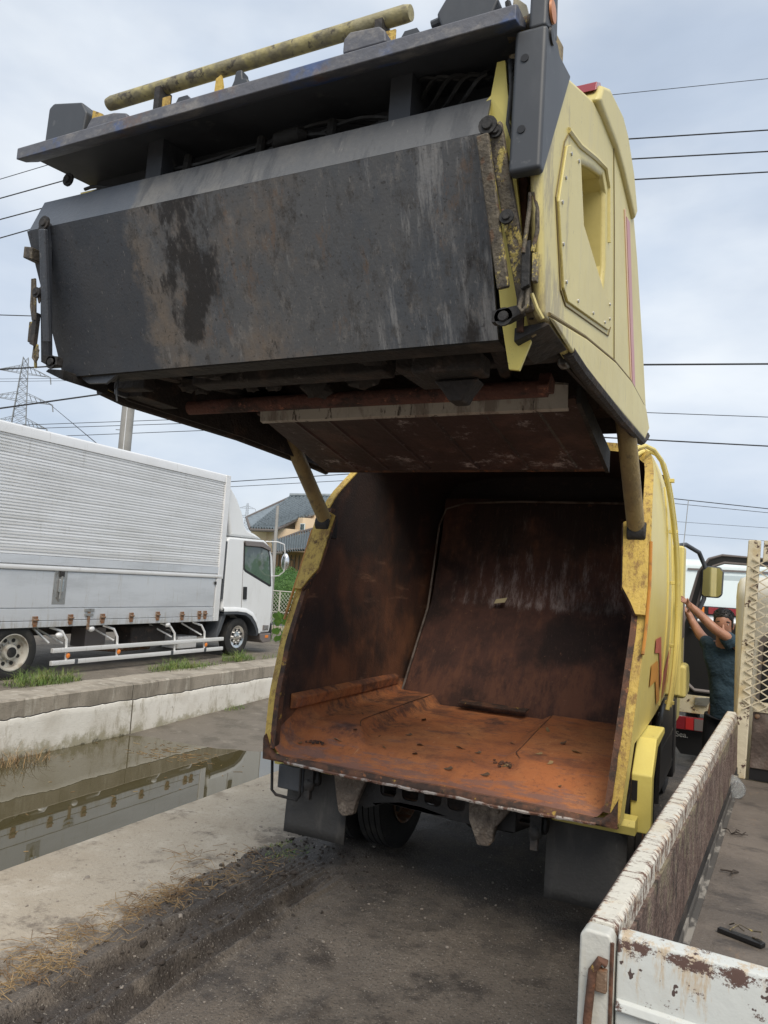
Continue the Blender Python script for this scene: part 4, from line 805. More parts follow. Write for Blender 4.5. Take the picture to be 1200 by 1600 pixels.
# links, flanges and latches on both edges of the plate
for sgn in (1, -1):
    def mx_(x): return CX + sgn * (x - CX) + (.09 if sgn < 0 else 0)
    def pl(poly, y0, y1, nm, mm, bev=.003, par=tg):
        return MB().prism([(mx_(x), z) for x, z in poly], y0, y1, 'y').build(nm, mm, par, bev=bev)
    if sgn < 0: MB().prism([(-2.42, 2.64), (-2.385, 2.56), (-2.35, 2.54), (-2.25, 2.535), (-2.21, 2.56), (-2.12, 2.60)], 2.05, 2.062, 'y').build('edge_flange', 'plate_dark', tg)
    # yellow flange, leaning with the plate
    fl = [(-.655, 3.31), (-.632, 3.31), (-.605, 3.10), (-.585, 2.90), (-.570, 2.62), (-.562, 2.545), (-.598, 2.47), (-.628, 2.475), (-.645, 2.60), (-.672, 3.0), (-.692, 3.05), (-.692, 3.19), (-.668, 3.215)]
    m = MB(); n = len(fl); yy = lambda z: 1.86 + max(0, 3.08 - z) * .28
    m.add([(mx_(x), yy(z), z) for x, z in fl] + [(mx_(x), yy(z) + .012, z) for x, z in fl], [tuple(range(n)), tuple(range(2 * n - 1, n - 1, -1))] + [(i, (i + 1) % n, (i + 1) % n + n, i + n) for i in range(n)])
    if sgn > 0: m.build('edge_flange', 'yellow_bright', tg, smooth=0)
    if sgn > 0: pl([(-.632, 3.33), (-.598, 3.33), (-.582, 3.0), (-.572, 2.56), (-.592, 2.56), (-.606, 3.0)], 1.96, 1.975, 'rusty_strip', 'rust_rim')
    for (x0, z0, x1, z1, hw_, y0, y1) in ((-.655, 3.045, -.608, 2.655, .017, 1.775, 1.88), (-.632, 3.085, -.553, 2.60, .021, 1.80, 1.93)):
        pa, pb = Vector((mx_(x0), y0, z0)), Vector((mx_(x1), y1, z1)); dz_ = (pb - pa).normalized(); dx_ = Vector((1, 0, 0)); dx_ = (dx_ - dz_ * dx_.dot(dz_)).normalized()
        MB().cbox((pa + pb) / 2, hw_, hw_ * .55, (pb - pa).length / 2, Matrix((dx_, dz_.cross(dx_), dz_)).transposed()).build('link_bar', 'link_grime' if sgn > 0 else 'plate_dark', tg, bev=.005)
    for (x, y, z, rr) in ((-.645, 1.80, 3.075, .026), (-.625, 1.81, 3.06, .018), (-.592, 1.84, 2.83, .02), (-.612, 1.92, 2.585, .026), (-.58, 1.93, 2.60, .016), (-.622, 1.90, 3.30, .026)):
        MB().lathe([(.001, -.02), (rr, -.02), (rr, -.012), (rr * .6, -.010), (rr * .6, -.022), (rr * .5, -.026), (.001, -.026)], (mx_(x), y, z), 'y', 14).build('pivot_boss', 'dark_metal', tg)
    pl([(-.612, 2.86), (-.575, 2.845), (-.598, 2.79)], 1.83, 1.84, 'pivot_ear', 'link_grime')
    pl([(-.645, 2.605), (-.565, 2.615), (-.555, 2.59), (-.60, 2.57), (-.645, 2.57)], 1.90, 1.93, 'pivot_ear', 'dark_metal')
    pl([(-.572, 3.0), (-.525, 3.01), (-.525, 2.965), (-.572, 2.955)], 1.80, 1.86, 'latch_block', 'link_grime')
    # back strip between flange and panel, and the pull hook with its shackle
    if sgn > 0: pl([(-.585, 3.0), (-.508, 3.0), (-.508, 2.58), (-.555, 2.55), (-.575, 2.62)], 1.985, 2.0, 'edge_strip', 'yellow_grime')
    MB().tube([(mx_(-.552), 1.86, 2.74), (mx_(-.540), 1.855, 2.86), (mx_(-.538), 1.85, 2.90), (mx_(-.528), 1.85, 2.90), (mx_(-.520), 1.86, 2.86), (mx_(-.518), 1.865, 2.80), (mx_(-.530), 1.87, 2.745)], .006, 8).build('pull_hook', 'link_grime', tg)
    pl([(-.558, 2.77), (-.535, 2.775), (-.532, 2.65), (-.555, 2.64)], 1.86, 1.88, 'latch_plate', 'dark_metal')
    pl([(-.530, 2.74), (-.512, 2.74), (-.514, 2.66), (-.528, 2.66)], 1.865, 1.885, 'latch_plate', 'link_grime')
    MB().tube([(mx_(-.552), 1.88, 2.65), (mx_(-.562), 1.88, 2.60), (mx_(-.555), 1.88, 2.585), (mx_(-.540), 1.88, 2.60), (mx_(-.542), 1.88, 2.65)], .006, 8).build('shackle', 'link_grime', tg)
    MB().tube([(mx_(-.535), 1.90, 2.64), (mx_(-.52), 1.905, 2.60), (mx_(-.507), 1.92, 2.575)], .006, 6).build('pull_wire', 'yellow_pale', tg)
    if sgn > 0: MB().tube([(mx_(-.615), 1.85, 3.30), (mx_(-.60), 1.83, 3.2), (mx_(-.605), 1.83, 3.1), (mx_(-.58), 1.84, 3.02), (mx_(-.565), 1.85, 2.99)], .006, 6).build('cable', 'cable', tg)
    pl([(-.60, 2.535), (-.50, 2.575), (-.515, 2.585), (-.60, 2.575)], 1.97, 2.2, 'bottom_gusset', 'dark_metal')
    pl([(-.555, 2.56), (-.525, 2.565), (-.523, 2.615), (-.552, 2.61)], 2.30, 2.36, 'rubber_stop', 'plate_dark', .006)
    MB().prism([(mx_(-.72), 2.575), (mx_(-.54), 2.58), (mx_(-.54), 2.64), (mx_(-.72), 2.66)], 2.28, 2.34, 'y').build('end_frame', 'under_dark', tg, bev=.01)
# parts inside, hanging in the open underside
MB().tube([(CX - .86, 2.71, 2.60), (CX + .86, 2.71, 2.60)], .034, 14).build('rusty_tube', 'rust_bar', tg)
MB().prism([(2.66, 2.60), (2.68, 2.575), (2.76, 2.59), (2.77, 2.64), (2.70, 2.66)], CX + .83, CX + .875, 'x').build('tube_end', 'rust_bar', tg, bev=.005)
MB().grid([[(CX + x, y + .006 * mnoise.noise((x * 4, 0, 0)), z) for y, z in ((2.80, 2.655), (3.19, 2.752), (3.20, 2.648), (3.22, 2.645))] for x in np.linspace(-.80, .83, 24)]).build('blade_strip', 'grey_strip', tg, solid=.012, smooth=25)
pnl = MB().grid([[(CX + x, 3.21 + .76 * t, 2.70 - .19 * t) for t in np.linspace(0, 1, 10)] for x in np.linspace(-.84, .86, 20)], flip=True).build('packer_panel', 'rust_panel', tg, solid=.015, smooth=30)
for x in (-.66, -.45, -.18, .12, .40, .66): MB().tube([(CX + x, 3.25, 2.684), (CX + x + .06, 3.94, 2.512)], .019, 6).build('panel_rib', 'rust_panel', pnl)
MB().prism([(3.94, 2.515), (4.02, 2.49), (4.03, 2.52), (3.97, 2.56)], CX - .855, CX + .87, 'x').build('panel_edge', 'rust_rim', pnl, bev=.004)
MB().prism([(3.2, 2.66), (3.2, 2.74), (4.0, 2.60), (4.0, 2.48)], CX + .865, CX + .885, 'x').build('panel_side', 'dark_metal', pnl)
for (x0, x1, y0, y1, z0, z1, nm) in ((-1.02, -.78, 2.20, 2.32, 2.535, 2.60, 'hanger_box'), (-1.10, -.94, 2.24, 2.50, 2.56, 2.66, 'hanger_box'), (-2.1, -1.2, 2.36, 2.46, 2.60, 2.66, 'cross_bar'), (-2.3, -.8, 2.56, 2.62, 2.66, 2.78, 'cross_bar')):
    MB().box(x0, x1, y0, y1, z0, z1).build(nm, 'under_dark', tg, bev=.01)
m = MB(); m.prism([(-.97, 2.53), (-.81, 2.53), (-.845, 2.485), (-.86, 2.455), (-.91, 2.455), (-.93, 2.485)], 2.28, 2.36, 'y'); m.build('hanger_foot', 'under_dark', tg, bev=.008)
for k in range(26):
    x = CX + random.uniform(-.7, .5); y = random.uniform(2.2, 2.66); r = random.uniform(.015, .045)
    MB().ball((x, y, 2.63 + random.uniform(0, .05)), r * 1.8, r, r, 8, 6, .35).build('grime_clump', 'under_dark', tg)
for sgn in (-1, 1):
    MB().tube([(CX + sgn * .80, 2.2, 2.66), (CX + sgn * .62, 3.0, 2.72), (CX + sgn * .6, 3.4, 2.78)], .03, 8).build('hydraulic_arm', 'under_dark', tg)
for sgn in (-1, 1): MB().tube([(CX + sgn * (HW - .006), y, z) for y, z in (((2.25, 2.59), (2.45, 2.588), (3.30, 2.618), (4.05, 2.658), (4.22, 2.72)) if sgn > 0 else ((2.32, 2.595), (2.45, 2.58), (3.30, 2.585), (4.05, 2.56), (4.30, 2.545)))], .023, 8).build('skirt_shade_strip', 'under_dark', tg)  # dark tube added so the lower edge reads as shaded underside
MB().box(-2.575, -2.43, 2.42, 2.66, 2.585, 2.80).build('corner_box', 'under_dark', tg, bev=.005)
MB().tube([(-2.23, 2.09, 2.56), (-2.235, 2.09, 2.51), (-2.225, 2.09, 2.47)], .004, 6).build('loose_wire', 'cable', tg)

# ================================================================== white wing-body truck across the dock
XN, XF = -9.7, -12.0
WT = thing('white_box_truck', 'white box truck with ribbed aluminium side parked beyond the dock wall', 'truck', (-10.85, 10, 0))
Y0, Y1 = 5.2, 12.18
box_ = MB().box(XF, XN - .03, Y0, 12.30, .80, 3.70).build('cargo_box', 'alu', WT)
prof = []; z = 1.86; pitch = .0475
while z < 3.60:
    dd = random.uniform(-.004, .004); prof += [(XN + dd * .4, z), (XN + dd, z + pitch * .52), (XN - .020, z + pitch * .60), (XN - .020, z + pitch * .94)]; z += pitch
prof.append((XN, z))
MB().grid([[(x + .007 * mnoise.noise((y * .9, zz * 1.4, 3)), y, zz + .004 * mnoise.noise((y * .7, zz, 9))) for (x, zz) in prof] for y in np.linspace(Y0, Y1, 15)]).build('ribbed_panel', 'alu', box_, smooth=0)
MB().prism([(XN - .25, 3.78), (XN - .05, 3.775), (XN + .012, 3.745), (XN + .02, 3.70), (XN + .02, 3.60), (XN - .04, 3.60)], Y0, 12.33, 'y').build('roof_rail', 'alu', box_, bev=.006)
MB().box(XF, XN - .2, Y0, 12.32, 3.72, 3.775).build('roof', 'alu', box_)
MB().box(XN - .04, XN + .018, Y0, 12.2, 1.72, 1.85).build('wing_rail', 'alu_gate', box_, bev=.004)
MB().prism([(XN - .04, 1.63), (XN + .03, 1.635), (XN + .04, 1.66), (XN + .03, 1.70), (XN - .04, 1.71)], Y0, 12.28, 'y').build('gutter_rail', 'alu', box_)
for (z0, z1, d) in ((1.06, 1.62, .008), (.865, 1.045, .016)):
    MB().box(XN - .05, XN + d, Y0, 12.12, z0, z1).build('side_gate', 'alu_gate', WT, bev=.004)
MB().box(XN - .06, XN + .022, Y0, 12.30, .76, .855).build('sill_rail', 'alu_gate', WT, bev=.006)
MB().box(XN - .05, XN + .03, 12.18, 12.33, 1.62, 3.76).build('front_post', 'alu', box_, bev=.01)
MB().box(XN - .05, XN + .026, 12.14, 12.30, .76, 1.62).build('gate_post', 'alu', box_, bev=.008)
hg = MB(); hg.box(XN, XN + .035, -.045, .045, -.07, .06); hg.box(XN, XN + .05, -.03, .03, -.10, -.05); hg.lathe([(.012, -.05), (.016, -.045), (.016, .045), (.012, .05)], (XN + .045, 0, .005), 'y', 8)
h0 = hg.build('gate_hinge', 'rusty_steel', WT, bev=.004)
for i, (y, z) in enumerate(((7.91, .86), (8.57, .88), (9.23, .88), (9.88, .89), (10.53, .90), (11.19, .89), (11.69, .90), (11.86, .90))):
    (h0 if i == 0 else dup(h0)).location = (0, y, z + .01)
h0.location = (0, 7.91, .87); dup(h0, loc=(0, 7.25, .87)); dup(h0, loc=(0, 6.6, .87))
lt = MB().box(XN, XN + .014, 8.19, 8.44, 1.11, 1.66).build('gate_latch', 'steel', WT, bev=.006)
MB().box(XN + .015, XN + .05, 8.27, 8.36, 1.30, 1.50).build('latch_lever', 'chrome', lt, bev=.008)
MB().tube([(XN + .04, 8.31, 1.20), (XN + .05, 8.31, 1.55)], .016, 8).build('latch_rod', 'steel', lt)
MB().box(XN + .015, XN + .045, 8.28, 8.36, 1.54, 1.63).build('latch_cap', 'dark_metal', lt, bev=.006)
for k in range(6):
    for y in (8.205, 8.425): MB().ball((XN + .016, y, 1.15 + k * .094), .006, .008, .008, 6, 4).build('rivet', 'steel', lt)
cl = MB().box(XN + .018, XN + .04, 8.85, 9.02, .92, .96).build('gate_clasp', 'steel', WT, bev=.004)
MB().box(XN + .018, XN + .036, 8.91, 8.96, .70, 1.04).build('clasp_bar', 'rusty_steel', cl, bev=.004)
MB().box(XN + .018, XN + .04, 8.84, 9.03, .99, 1.04).build('clasp_plate', 'steel', cl, bev=.004)
MB().box(XN + .02, XN + .03, 12.08, 12.14, 1.5, 1.56).build('stop_plate', 'dark_metal', WT)
# cab
cabp = [(12.42, .96), (12.42, 2.44), (12.50, 2.50), (13.75, 2.52), (13.93, 2.42), (14.10, 2.18), (14.22, 1.66), (14.28, .90), (14.20, .45), (13.80, .45), (13.72, .62), (13.60, .78), (13.42, .89), (13.2, .95), (12.8, .96)]
cb = MB().prism(cabp, XF + .12, XN, 'x').build('cab', 'white_paint', WT, bev=.05)
def wpane(poly, x0, x1, nm, mm, par=cb, bev=0.003): return MB().prism(poly, x0, x1, 'x').build(nm, mm, par, bev=bev)
wpane([(12.98, 2.42), (13.62, 2.43), (13.90, 2.36), (14.00, 2.16), (14.12, 1.50), (14.05, 1.49), (13.10, 1.79), (13.03, 1.84)], XN - .01, XN + .004, 'window_frame', 'lamp_black')
wpane([(13.03, 2.335), (13.6, 2.345), (13.87, 2.30), (13.95, 2.14), (14.07, 1.53), (13.13, 1.83), (13.07, 1.87)], XN - .01, XN + .008, 'side_window', 'glass_reflect_tint')
wpane([(12.97, 2.455), (13.63, 2.475), (13.93, 2.37), (13.98, 2.28), (13.60, 2.36), (13.02, 2.35)], XN + .004, XN + .045, 'rain_visor', 'grey_visor', bev=.01)
wpane([(13.09, 1.20), (13.22, 1.20), (13.20, 1.47), (13.07, 1.47)], XN, XN + .02, 'door_handle', 'lamp_black', bev=.008)
MB().tube([(XN + .001, 12.97, 2.44), (XN + .001, 13.02, 1.8), (XN + .001, 13.07, .97)], .005, 6).build('door_seam', 'grey_visor', cb)
MB().tube([(XN + .001, 14.13, 2.05), (XN + .001, 14.20, 1.5), (XN + .001, 14.20, .75)], .005, 6).build('door_seam', 'grey_visor', cb)
m = MB(); rows = []
ar = [(12.43, 1.04), (12.9, 1.04), (13.25, 1.01), (13.50, .92), (13.68, .75), (13.80, .55), (13.82, .46)]
ai = [(12.43, .95), (12.88, .95), (13.20, .92), (13.42, .84), (13.58, .70), (13.69, .54), (13.71, .46)]
m.grid([[(XN + .001, a[0], a[1]), (XN + .05, a[0] * .6 + b[0] * .4, a[1] * .6 + b[1] * .4), (XN + .05, b[0], b[1]), (XN - .3, b[0], b[1])] for a, b in zip(ar, ai)]); m.build('wheel_arch', 'white_paint', cb, smooth=60)
MB().grid([[(XN + .045, b[0], b[1] - .002), (XN + .045, b[0] - (.06 if b[1] < .9 else 0), b[1] - .06), (XN - .3, b[0] - (.06 if b[1] < .9 else 0), b[1] - .06)] for b in ai]).build('arch_liner', 'black_plastic', cb, smooth=60)
MB().prism([(12.50, .95), (12.62, .95), (12.45, .55), (12.35, .40), (12.30, .40), (12.36, .62)], XN - .35, XN - .01, 'x').build('mud_guard', 'black_plastic', WT, bev=.01)
wpane([(13.91, .51), (14.13, .52), (14.13, .62), (13.91, .63)], XN, XN + .015, 'turn_lamp', 'grey_visor', bev=.008)
wpane([(13.95, .53), (14.09, .53), (14.09, .61), (13.95, .61)], XN + .015, XN + .02, 'lamp_lens', 'chrome')
wpane([(13.80, .44), (14.25, .44), (14.27, .25), (13.95, .23), (13.85, .30)], XF + .15, XN + .01, 'bumper', 'grey_visor', WT, .02)
wpane([(14.02, .40), (14.14, .40), (14.14, .34), (14.02, .34)], XN + .01, XN + .016, 'marker_lens', 'orange_lens', WT)
wpane([(14.15, .70), (14.34, .66), (14.38, .28), (14.20, .24)], XF + .2, XN - .04, 'front_grille', 'lamp_black', WT, .03)
df = [(12.34, 3.62), (12.50, 3.52), (12.72, 3.33), (12.94, 3.05), (13.05, 2.80), (13.15, 2.70), (13.45, 2.64), (13.78, 2.53), (12.60, 2.52), (12.48, 2.86), (12.40, 3.2)]
MB().prism(df, XF + .3, XN - .06, 'x').build('roof_deflector', 'white_paint', WT, bev=.08)
MB().tube([(XN - .05, 13.85, 2.50), (XN + .25, 13.9, 2.50), (XN + .33, 14.03, 2.46), (XN + .33, 14.08, 2.3), (XN + .33, 14.1, 1.85), (XN + .2, 14.1, 1.75), (XN - .02, 14.12, 1.72)], .014, 8).build('mirror_arm', 'alu', WT)
mo = MB().ball((XN + .33, 14.12, 2.07), .10, .06, .20, 14, 10).build('mirror_housing', 'chrome', WT, smooth=60)
MB().tube([(XN - .02, 12.4, 1.2), (XN - .02, 12.4, 2.4)], .03, 8).build('snorkel', 'black_plastic', WT)
# underside, wheels and side guards
MB().box(-11.3, -10.4, 5.2, 14.0, .55, .78).build('chassis', 'under_dark', WT)
MB().box(-10.35, -9.95, 10.2, 11.1, .30, .68).build('fuel_tank', 'under_dark', WT, bev=.03)
MB().box(-10.3, -9.9, 11.4, 11.95, .22, .45).build('tool_box', 'alu', WT, bev=.01)
MB().box(-10.4, -10.05, 9.25, 9.7, .35, .68).build('battery_box', 'grey_visor', WT, bev=.01)
MB().tube([(-10.4, 9.7, .3), (-10.2, 10.1, .27), (-10.2, 10.9, .27), (-10.6, 11.2, .4)], .06, 10).build('exhaust', 'rusty_steel', WT)
MB().box(-10.6, -10.1, 11.95, 12.4, .4, .8).build('gearbox', 'under_dark', WT, bev=.03)
for z in (.39, .195):
    MB().prism([(XN - .01, z - .035), (XN + .045, z - .035), (XN + .05, z), (XN + .045, z + .035), (XN - .01, z + .035)], 8.28, 12.5, 'y').build('guard_rail', 'alu', WT, bev=.005)
for (y0, y1) in ((8.46, 8.60), (9.54, 9.67), (10.94, 11.11), (11.83, 11.98)):
    MB().tube([(XN - .15, y0 - .12, .74), (XN - .03, y0 + .02, .68), (XN - .02, y1 - .03, .55), (XN - .015, y1, .18)], .022, 8).build('guard_post', 'alu', WT)
    MB().tube([(XN - .35, y0 - .2, .70), (XN - .08, y1 - .04, .48)], .016, 8).build('guard_stay', 'alu', WT)
    if y0 != 10.94: MB().ball((XN + .02, y1, .295), .02, .04, .045, 10, 6).build('side_marker', 'orange_lens', WT)
for y in (8.72, 10.95, 11.9): MB().box(XN + .046, XN + .054, y, y + .06, .16, .235).build('rail_clip', 'black_plastic', WT)
for (y, z) in ((8.42, .62), (9.05, .70), (10.86, .72)): MB().ball((XN - .02, y, z), .05, .07, .05, 10, 8).build('work_lamp', 'alu', WT)
MB().tube([(XN - .2, 8.07, .73), (XN - .08, 8.29, .50)], .02, 8).build('guard_stay', 'alu', WT)
fw = make_wheel('wheel', .395, .21, .235, 'chrome', 'chrome', .15, 8, 1); attach(fw, WT); fw.location = (XN - .13, 13.05, .40)
dup(fw, loc=(XF + .25, 13.05, .40))
rw = make_wheel('wheel', .42, .22, .27, 'wheel_paint', 'dark_metal', .9, 8, 1); attach(rw, WT); rw.location = (XN - .13, 7.62, .40)
dup(rw, loc=(XF + .25, 7.62, .40)); dup(rw, loc=(XN - .38, 7.62, .40))
MB().box(XF + .2, XN - .05, 7.0, 8.25, .74, .80).build('fender_liner', 'black_plastic', WT)

# ================================================================== rusty flatbed truck beside the camera (local frame: x right, y forward)
FB = thing('flatbed_truck', 'rusty white flatbed truck with worn wooden side board and mesh headboard', 'truck', (-.25, 1.46, 0), rotz=R_(-3.1), local=True)
BL, BW, ZF, ZT = 3.10, 1.66, .90, 1.25
MB().box(.0, BW, .0, BL, ZF - .06, ZF).build('bed_floor', 'bed_floor', FB)
for (x0, x1, sgn) in ((0, .05, 1), (BW - .05, BW, -1)):
    sg = MB().box(x0 + .004, x1 - .004, .012, BL - .01, .96, 1.205).build('side_gate', 'white_rust', FB, bev=.004)
    MB().prism([(x0 - .003, 1.195), (x0 - .003, 1.238), (x0 + .006, 1.25), (x1 - .006, 1.25), (x1 + .002, 1.242), (x1 + .002, 1.195)], .012, BL - .005, 'y').build('gate_rail', 'rail_chipped', sg, bev=.002)
    xi = sorted((x1 - .003, x1 + .009)) if sgn > 0 else sorted((x0 - .009, x0 + .003))
    MB().box(xi[0], xi[1], .03, BL - .03, .965, 1.20).build('side_board', 'wood_worn', sg)
    MB().box(*(sorted((x1, x1 + .012)) if sgn > 0 else sorted((x0 - .012, x0))), .02, BL - .02, .905, .962).build('board_gap_shade', 'dark_metal', sg)  # dark strip put in as the shade of the gap under the board
    MB().prism([(x1 + .012, ZF + .001), (x1 + .034, ZF + .001), (x1 + .034, ZF + .006), (x1 + .018, ZF + .006), (x1 + .018, ZF + .03), (x1 + .012, ZF + .03)] if sgn > 0 else [(x0 - .05, ZF + .001), (x0 - .012, ZF + .001), (x0 - .012, ZF + .03), (x0 - .02, ZF + .006), (x0 - .05, ZF + .006)], .03, BL - .03, 'y').build('floor_angle', 'floor_angle', FB)
    pc = MB().prism([(x0 - .006, .80), (x1 + .004, .80), (x1 + .004, 1.232), (x1 - .004, 1.247), (x0 + .004, 1.247), (x0 - .006, 1.235)], -.03, .010, 'y').build('corner_post', 'white_rust', FB, bev=.006)
    if sgn > 0:
        MB().tube([(.018, -.040, .84), (.016, -.042, 1.10), (.022, -.042, 1.185), (.034, -.040, 1.205), (.044, -.036, 1.20)], .0075, 10).build('latch_lever', 'rust_rim', pc)
        MB().box(.026, .046, -.040, -.028, 1.15, 1.19).build('latch_catch', 'rusty_steel', pc, bev=.003)
        MB().box(.006, .050, -.036, -.028, .97, .995).build('latch_band', 'white_rust', pc, bev=.003)
        MB().tube([(.052, -.028, .82), (.052, -.030, 1.235)], .004, 6).build('post_seam', 'rust_rim', pc)
tl = MB().prism([(-.012, .87), (-.018, .89), (-.018, 1.22), (-.012, 1.245), (.014, 1.25), (.022, 1.235), (.022, .87)], .058, BW - .058, 'x').build('tail_gate', 'gate_chipped', FB, bev=.004)
MB().prism([(-.030, 1.125), (-.026, 1.138), (-.018, 1.142), (-.018, 1.118)], .06, BW - .06, 'x').build('gate_bead', 'gate_chipped', tl, bev=.002)
for x in (.14, .62, 1.10, BW - .2):
    MB().prism([(x, .89), (x + .06, .89), (x + .06, 1.115), (x, 1.115)], -.032, -.018, 'y').build('gate_rib', 'gate_chipped', tl, bev=.004)
MB().box(.06, BW - .06, -.032, -.018, .875, .90).build('gate_bead', 'gate_chipped', tl, bev=.002)
# headboard: frame, expanded mesh, rusted plate
hb = MB().box(.035, .098, BL, BL + .045, .90, 2.19).build('headboard_post', 'cream_rust', FB, bev=.006)
MB().box(BW - .11, BW - .035, BL, BL + .045, .90, 2.19).build('headboard_post', 'cream_rust', FB, bev=.006)
MB().box(.112, BW - .11, BL + .003, BL + .045, 2.075, 2.19).build('headboard_rail', 'cream_rust', FB, bev=.004)
MB().box(.15, BW - .15, BL - .004, BL + .004, 2.105, 2.168).build('headboard_strip', 'plate_brown_grey', FB)
MB().box(.112, BW - .11, BL + .003, BL + .04, 1.262, 1.315).build('headboard_rail', 'cream_rust', FB, bev=.004)
MB().box(.114, BW - .112, BL + .010, BL + .03, .965, 1.262).build('headboard_plate', 'plate_brown', FB, bev=.004)
MB().lathe([(.001, 0), (.014, 0), (.010, -.010), (.001, -.012)], (.15, BL + .01, 1.24), 'y', 10).build('plate_bolt', 'rusty_steel', FB)
MB().box(.114, BW - .112, BL + .02, BL + .04, .90, .962).build('headboard_gap_shade', 'lamp_black', FB)  # black strip added for the dark of the open gap below the plate
m = MB(); pz = .0255; px_ = .0405; k = 0; z = 1.285
while z < 2.10:
    pts = []; x = .062; s_ = 1 if k % 2 == 0 else -1
    while x < BW - .06: pts.append((x, BL - .009 + .005 * (len(pts) % 2), z + s_ * (1 if len(pts) % 2 else -1) * pz * .5)); x += px_
    m.tube(pts, .0048, 4); z += pz; k += 1
m.build('wire_mesh', 'wire_rusty', FB, smooth=0)
# the headboard leans a little to the right
for o_ in list(FB.children):
    if o_.name.startswith('headboard') or o_.name.startswith('wire_mesh'):
        for v_ in o_.data.vertices: v_.co.x += .055 * (v_.co.z - .9) / 1.29
# cab behind the headboard
fc = MB().prism([(3.30, .62), (3.30, 1.90), (3.42, 2.0), (4.45, 2.0), (4.62, 1.9), (4.95, 1.3), (5.0, .55), (4.8, .45), (3.6, .45)], .02, BW - .02, 'x').build('cab', 'cab_cream', FB, bev=.05)
MB().prism([(.15, 1.22), (.17, 1.62), (.25, 1.72), (1.38, 1.72), (1.46, 1.62), (1.48, 1.22)], 3.285, 3.299, 'y').build('rear_window', 'lamp_black', fc, bev=.003)
MB().prism([(.13, 1.20), (.145, 1.64), (.235, 1.745), (1.395, 1.745), (1.485, 1.64), (1.50, 1.20)], 3.292, 3.2995, 'y').build('window_seal', 'grey_visor', fc)
for (p_, mm) in (([(.30, 3.22, 1.43), (.45, 3.2, 1.40), (.8, 3.2, 1.38)], 'red_stripe'), ([(.30, 3.22, 1.33), (.5, 3.2, 1.31), (.9, 3.2, 1.31)], 'red_stripe')):
    MB().tube(p_, .008, 6).build('air_hose', mm, FB)
MB().box(.25, .9, 3.18, 3.28, .95, 1.30).build('rear_locker', 'lamp_black', FB, bev=.03)
MB().box(.1, BW - .1, .1, 4.6, .55, .80).build('chassis', 'under_dark', FB)
f2 = make_wheel('wheel', .33, .2, .2, 'wheel_paint', 'dark_metal', .6, 6, -1); attach(f2, FB); f2.location = (.20, .85, .335)
for p_ in ((BW - .2, .85, .335), (.18, 4.1, .335), (BW - .18, 4.1, .335)): dup(f2, loc=p_)
for (x, y, a, ln_) in ((.16, .98, .6, .16),):
    pass
# things lying on the bed
j = MB().lathe([(.001, -.045), (.043, -.045), (.046, -.040), (.046, .035), (.038, .05), (.034, .05), (.034, .062), (.028, .062), (.028, .05), (.040, .034), (.041, -.038), (.001, -.040)], (0, 0, 0), 'y', 24)
jo = j.build('glass_jar', 'jar_glass', loc=(-.035, 4.12, .949), smooth=40); jo.rotation_euler = (R_(8), 0, R_(14))
tag(jo, 'clear glass jar lying on the flatbed floor beside the headboard post', 'jar')
m = MB().prism([(-.06, -.012), (.06, -.018), (.065, .004), (.05, .012), (-.058, .006)], 0, .012, 'z'); so_ = m.build('metal_scrap', 'lamp_black', loc=(.005, 2.44, .902), bev=.002); so_.rotation_euler = (0, 0, R_(-18))
MB().tube([(-.03, 0, .012), (-.01, .02, .03), (.02, .03, .02), (.05, .02, .03), (.055, 0, .016), (.03, .005, .014)], .0022, 5).build('twisted_wire', 'link_grime', so_)
MB().tube([(-.05, .06, .004), (-.03, .04, .02), (.0, .03, .012)], .002, 5).build('twisted_wire', 'link_grime', so_)
tag(so_, 'dark metal scrap with twisted wire on the flatbed floor near its tailgate', 'scrap metal')
for i, (x, y, lab) in enumerate(((-.035, 3.46, 'small tangle of dry twigs on the flatbed floor below the headboard'), (-.005, 3.0, 'tiny dark chip of dirt midway along the flatbed floor'))):
    m = MB()
    for k in range(5 if i == 0 else 2):
        a = random.uniform(0, 6.28); pts = [(0, 0, .004)]
        for t in range(3): a += random.uniform(-.9, .9); pts.append((pts[-1][0] + .022 * math.cos(a), pts[-1][1] + .022 * math.sin(a), .004 + random.uniform(0, .012)))
        m.tube(pts, .0018 if i == 0 else .003, 5)
    q = m.build('twig_litter' if i == 0 else 'dirt_chip', 'dark_clod', loc=(x, y, .901)); tag(q, lab, 'litter')

# ================================================================== vehicles ahead
KT = thing('small_white_truck', 'small white truck seen from behind below the open yellow truck door', 'truck', (.25, 9.8, 0))
MB().box(-.40, .98, 8.46, 10.6, .62, .70).build('bed', 'cream_rust', KT)
gt = MB().box(-.40, .98, 8.42, 8.455, .56, .94).build('tail_gate', 'cream_rust', KT, bev=.006)
MB().box(-.36, .94, 8.405, 8.42, .80, .82).build('gate_bead', 'cream_rust', gt)
MB().prism([(-.22, .66), (-.10, .66), (-.06, .72), (-.04, .76), (-.22, .74)], 8.39, 8.42, 'y').build('gate_clasp', 'steel', gt, bev=.003)
MB().box(-.48, -.41, 8.42, 8.6, .40, .86).build('side_post', 'grey_visor', KT, bev=.01)
for x in (-.42, .66):
    lm = MB().box(x, x + .34, 8.40, 8.45, .40, .545).build('tail_lamp', 'red_lens', KT, bev=.006)
    MB().box(x + .11, x + .19, 8.392, 8.399, .41, .535).build('reflector', 'red_bright', lm)
    MB().box(x + .20, x + .33, 8.392, 8.399, .41, .535).build('reverse_lens', 'grey_visor', lm)
    fl_ = MB().prism([(x - .02, .40), (x + .36, .40), (x + .36, .12), (x + .06, .12), (x - .01, .22)], 8.47, 8.485, 'y').build('mud_flap', 'lamp_black', KT)
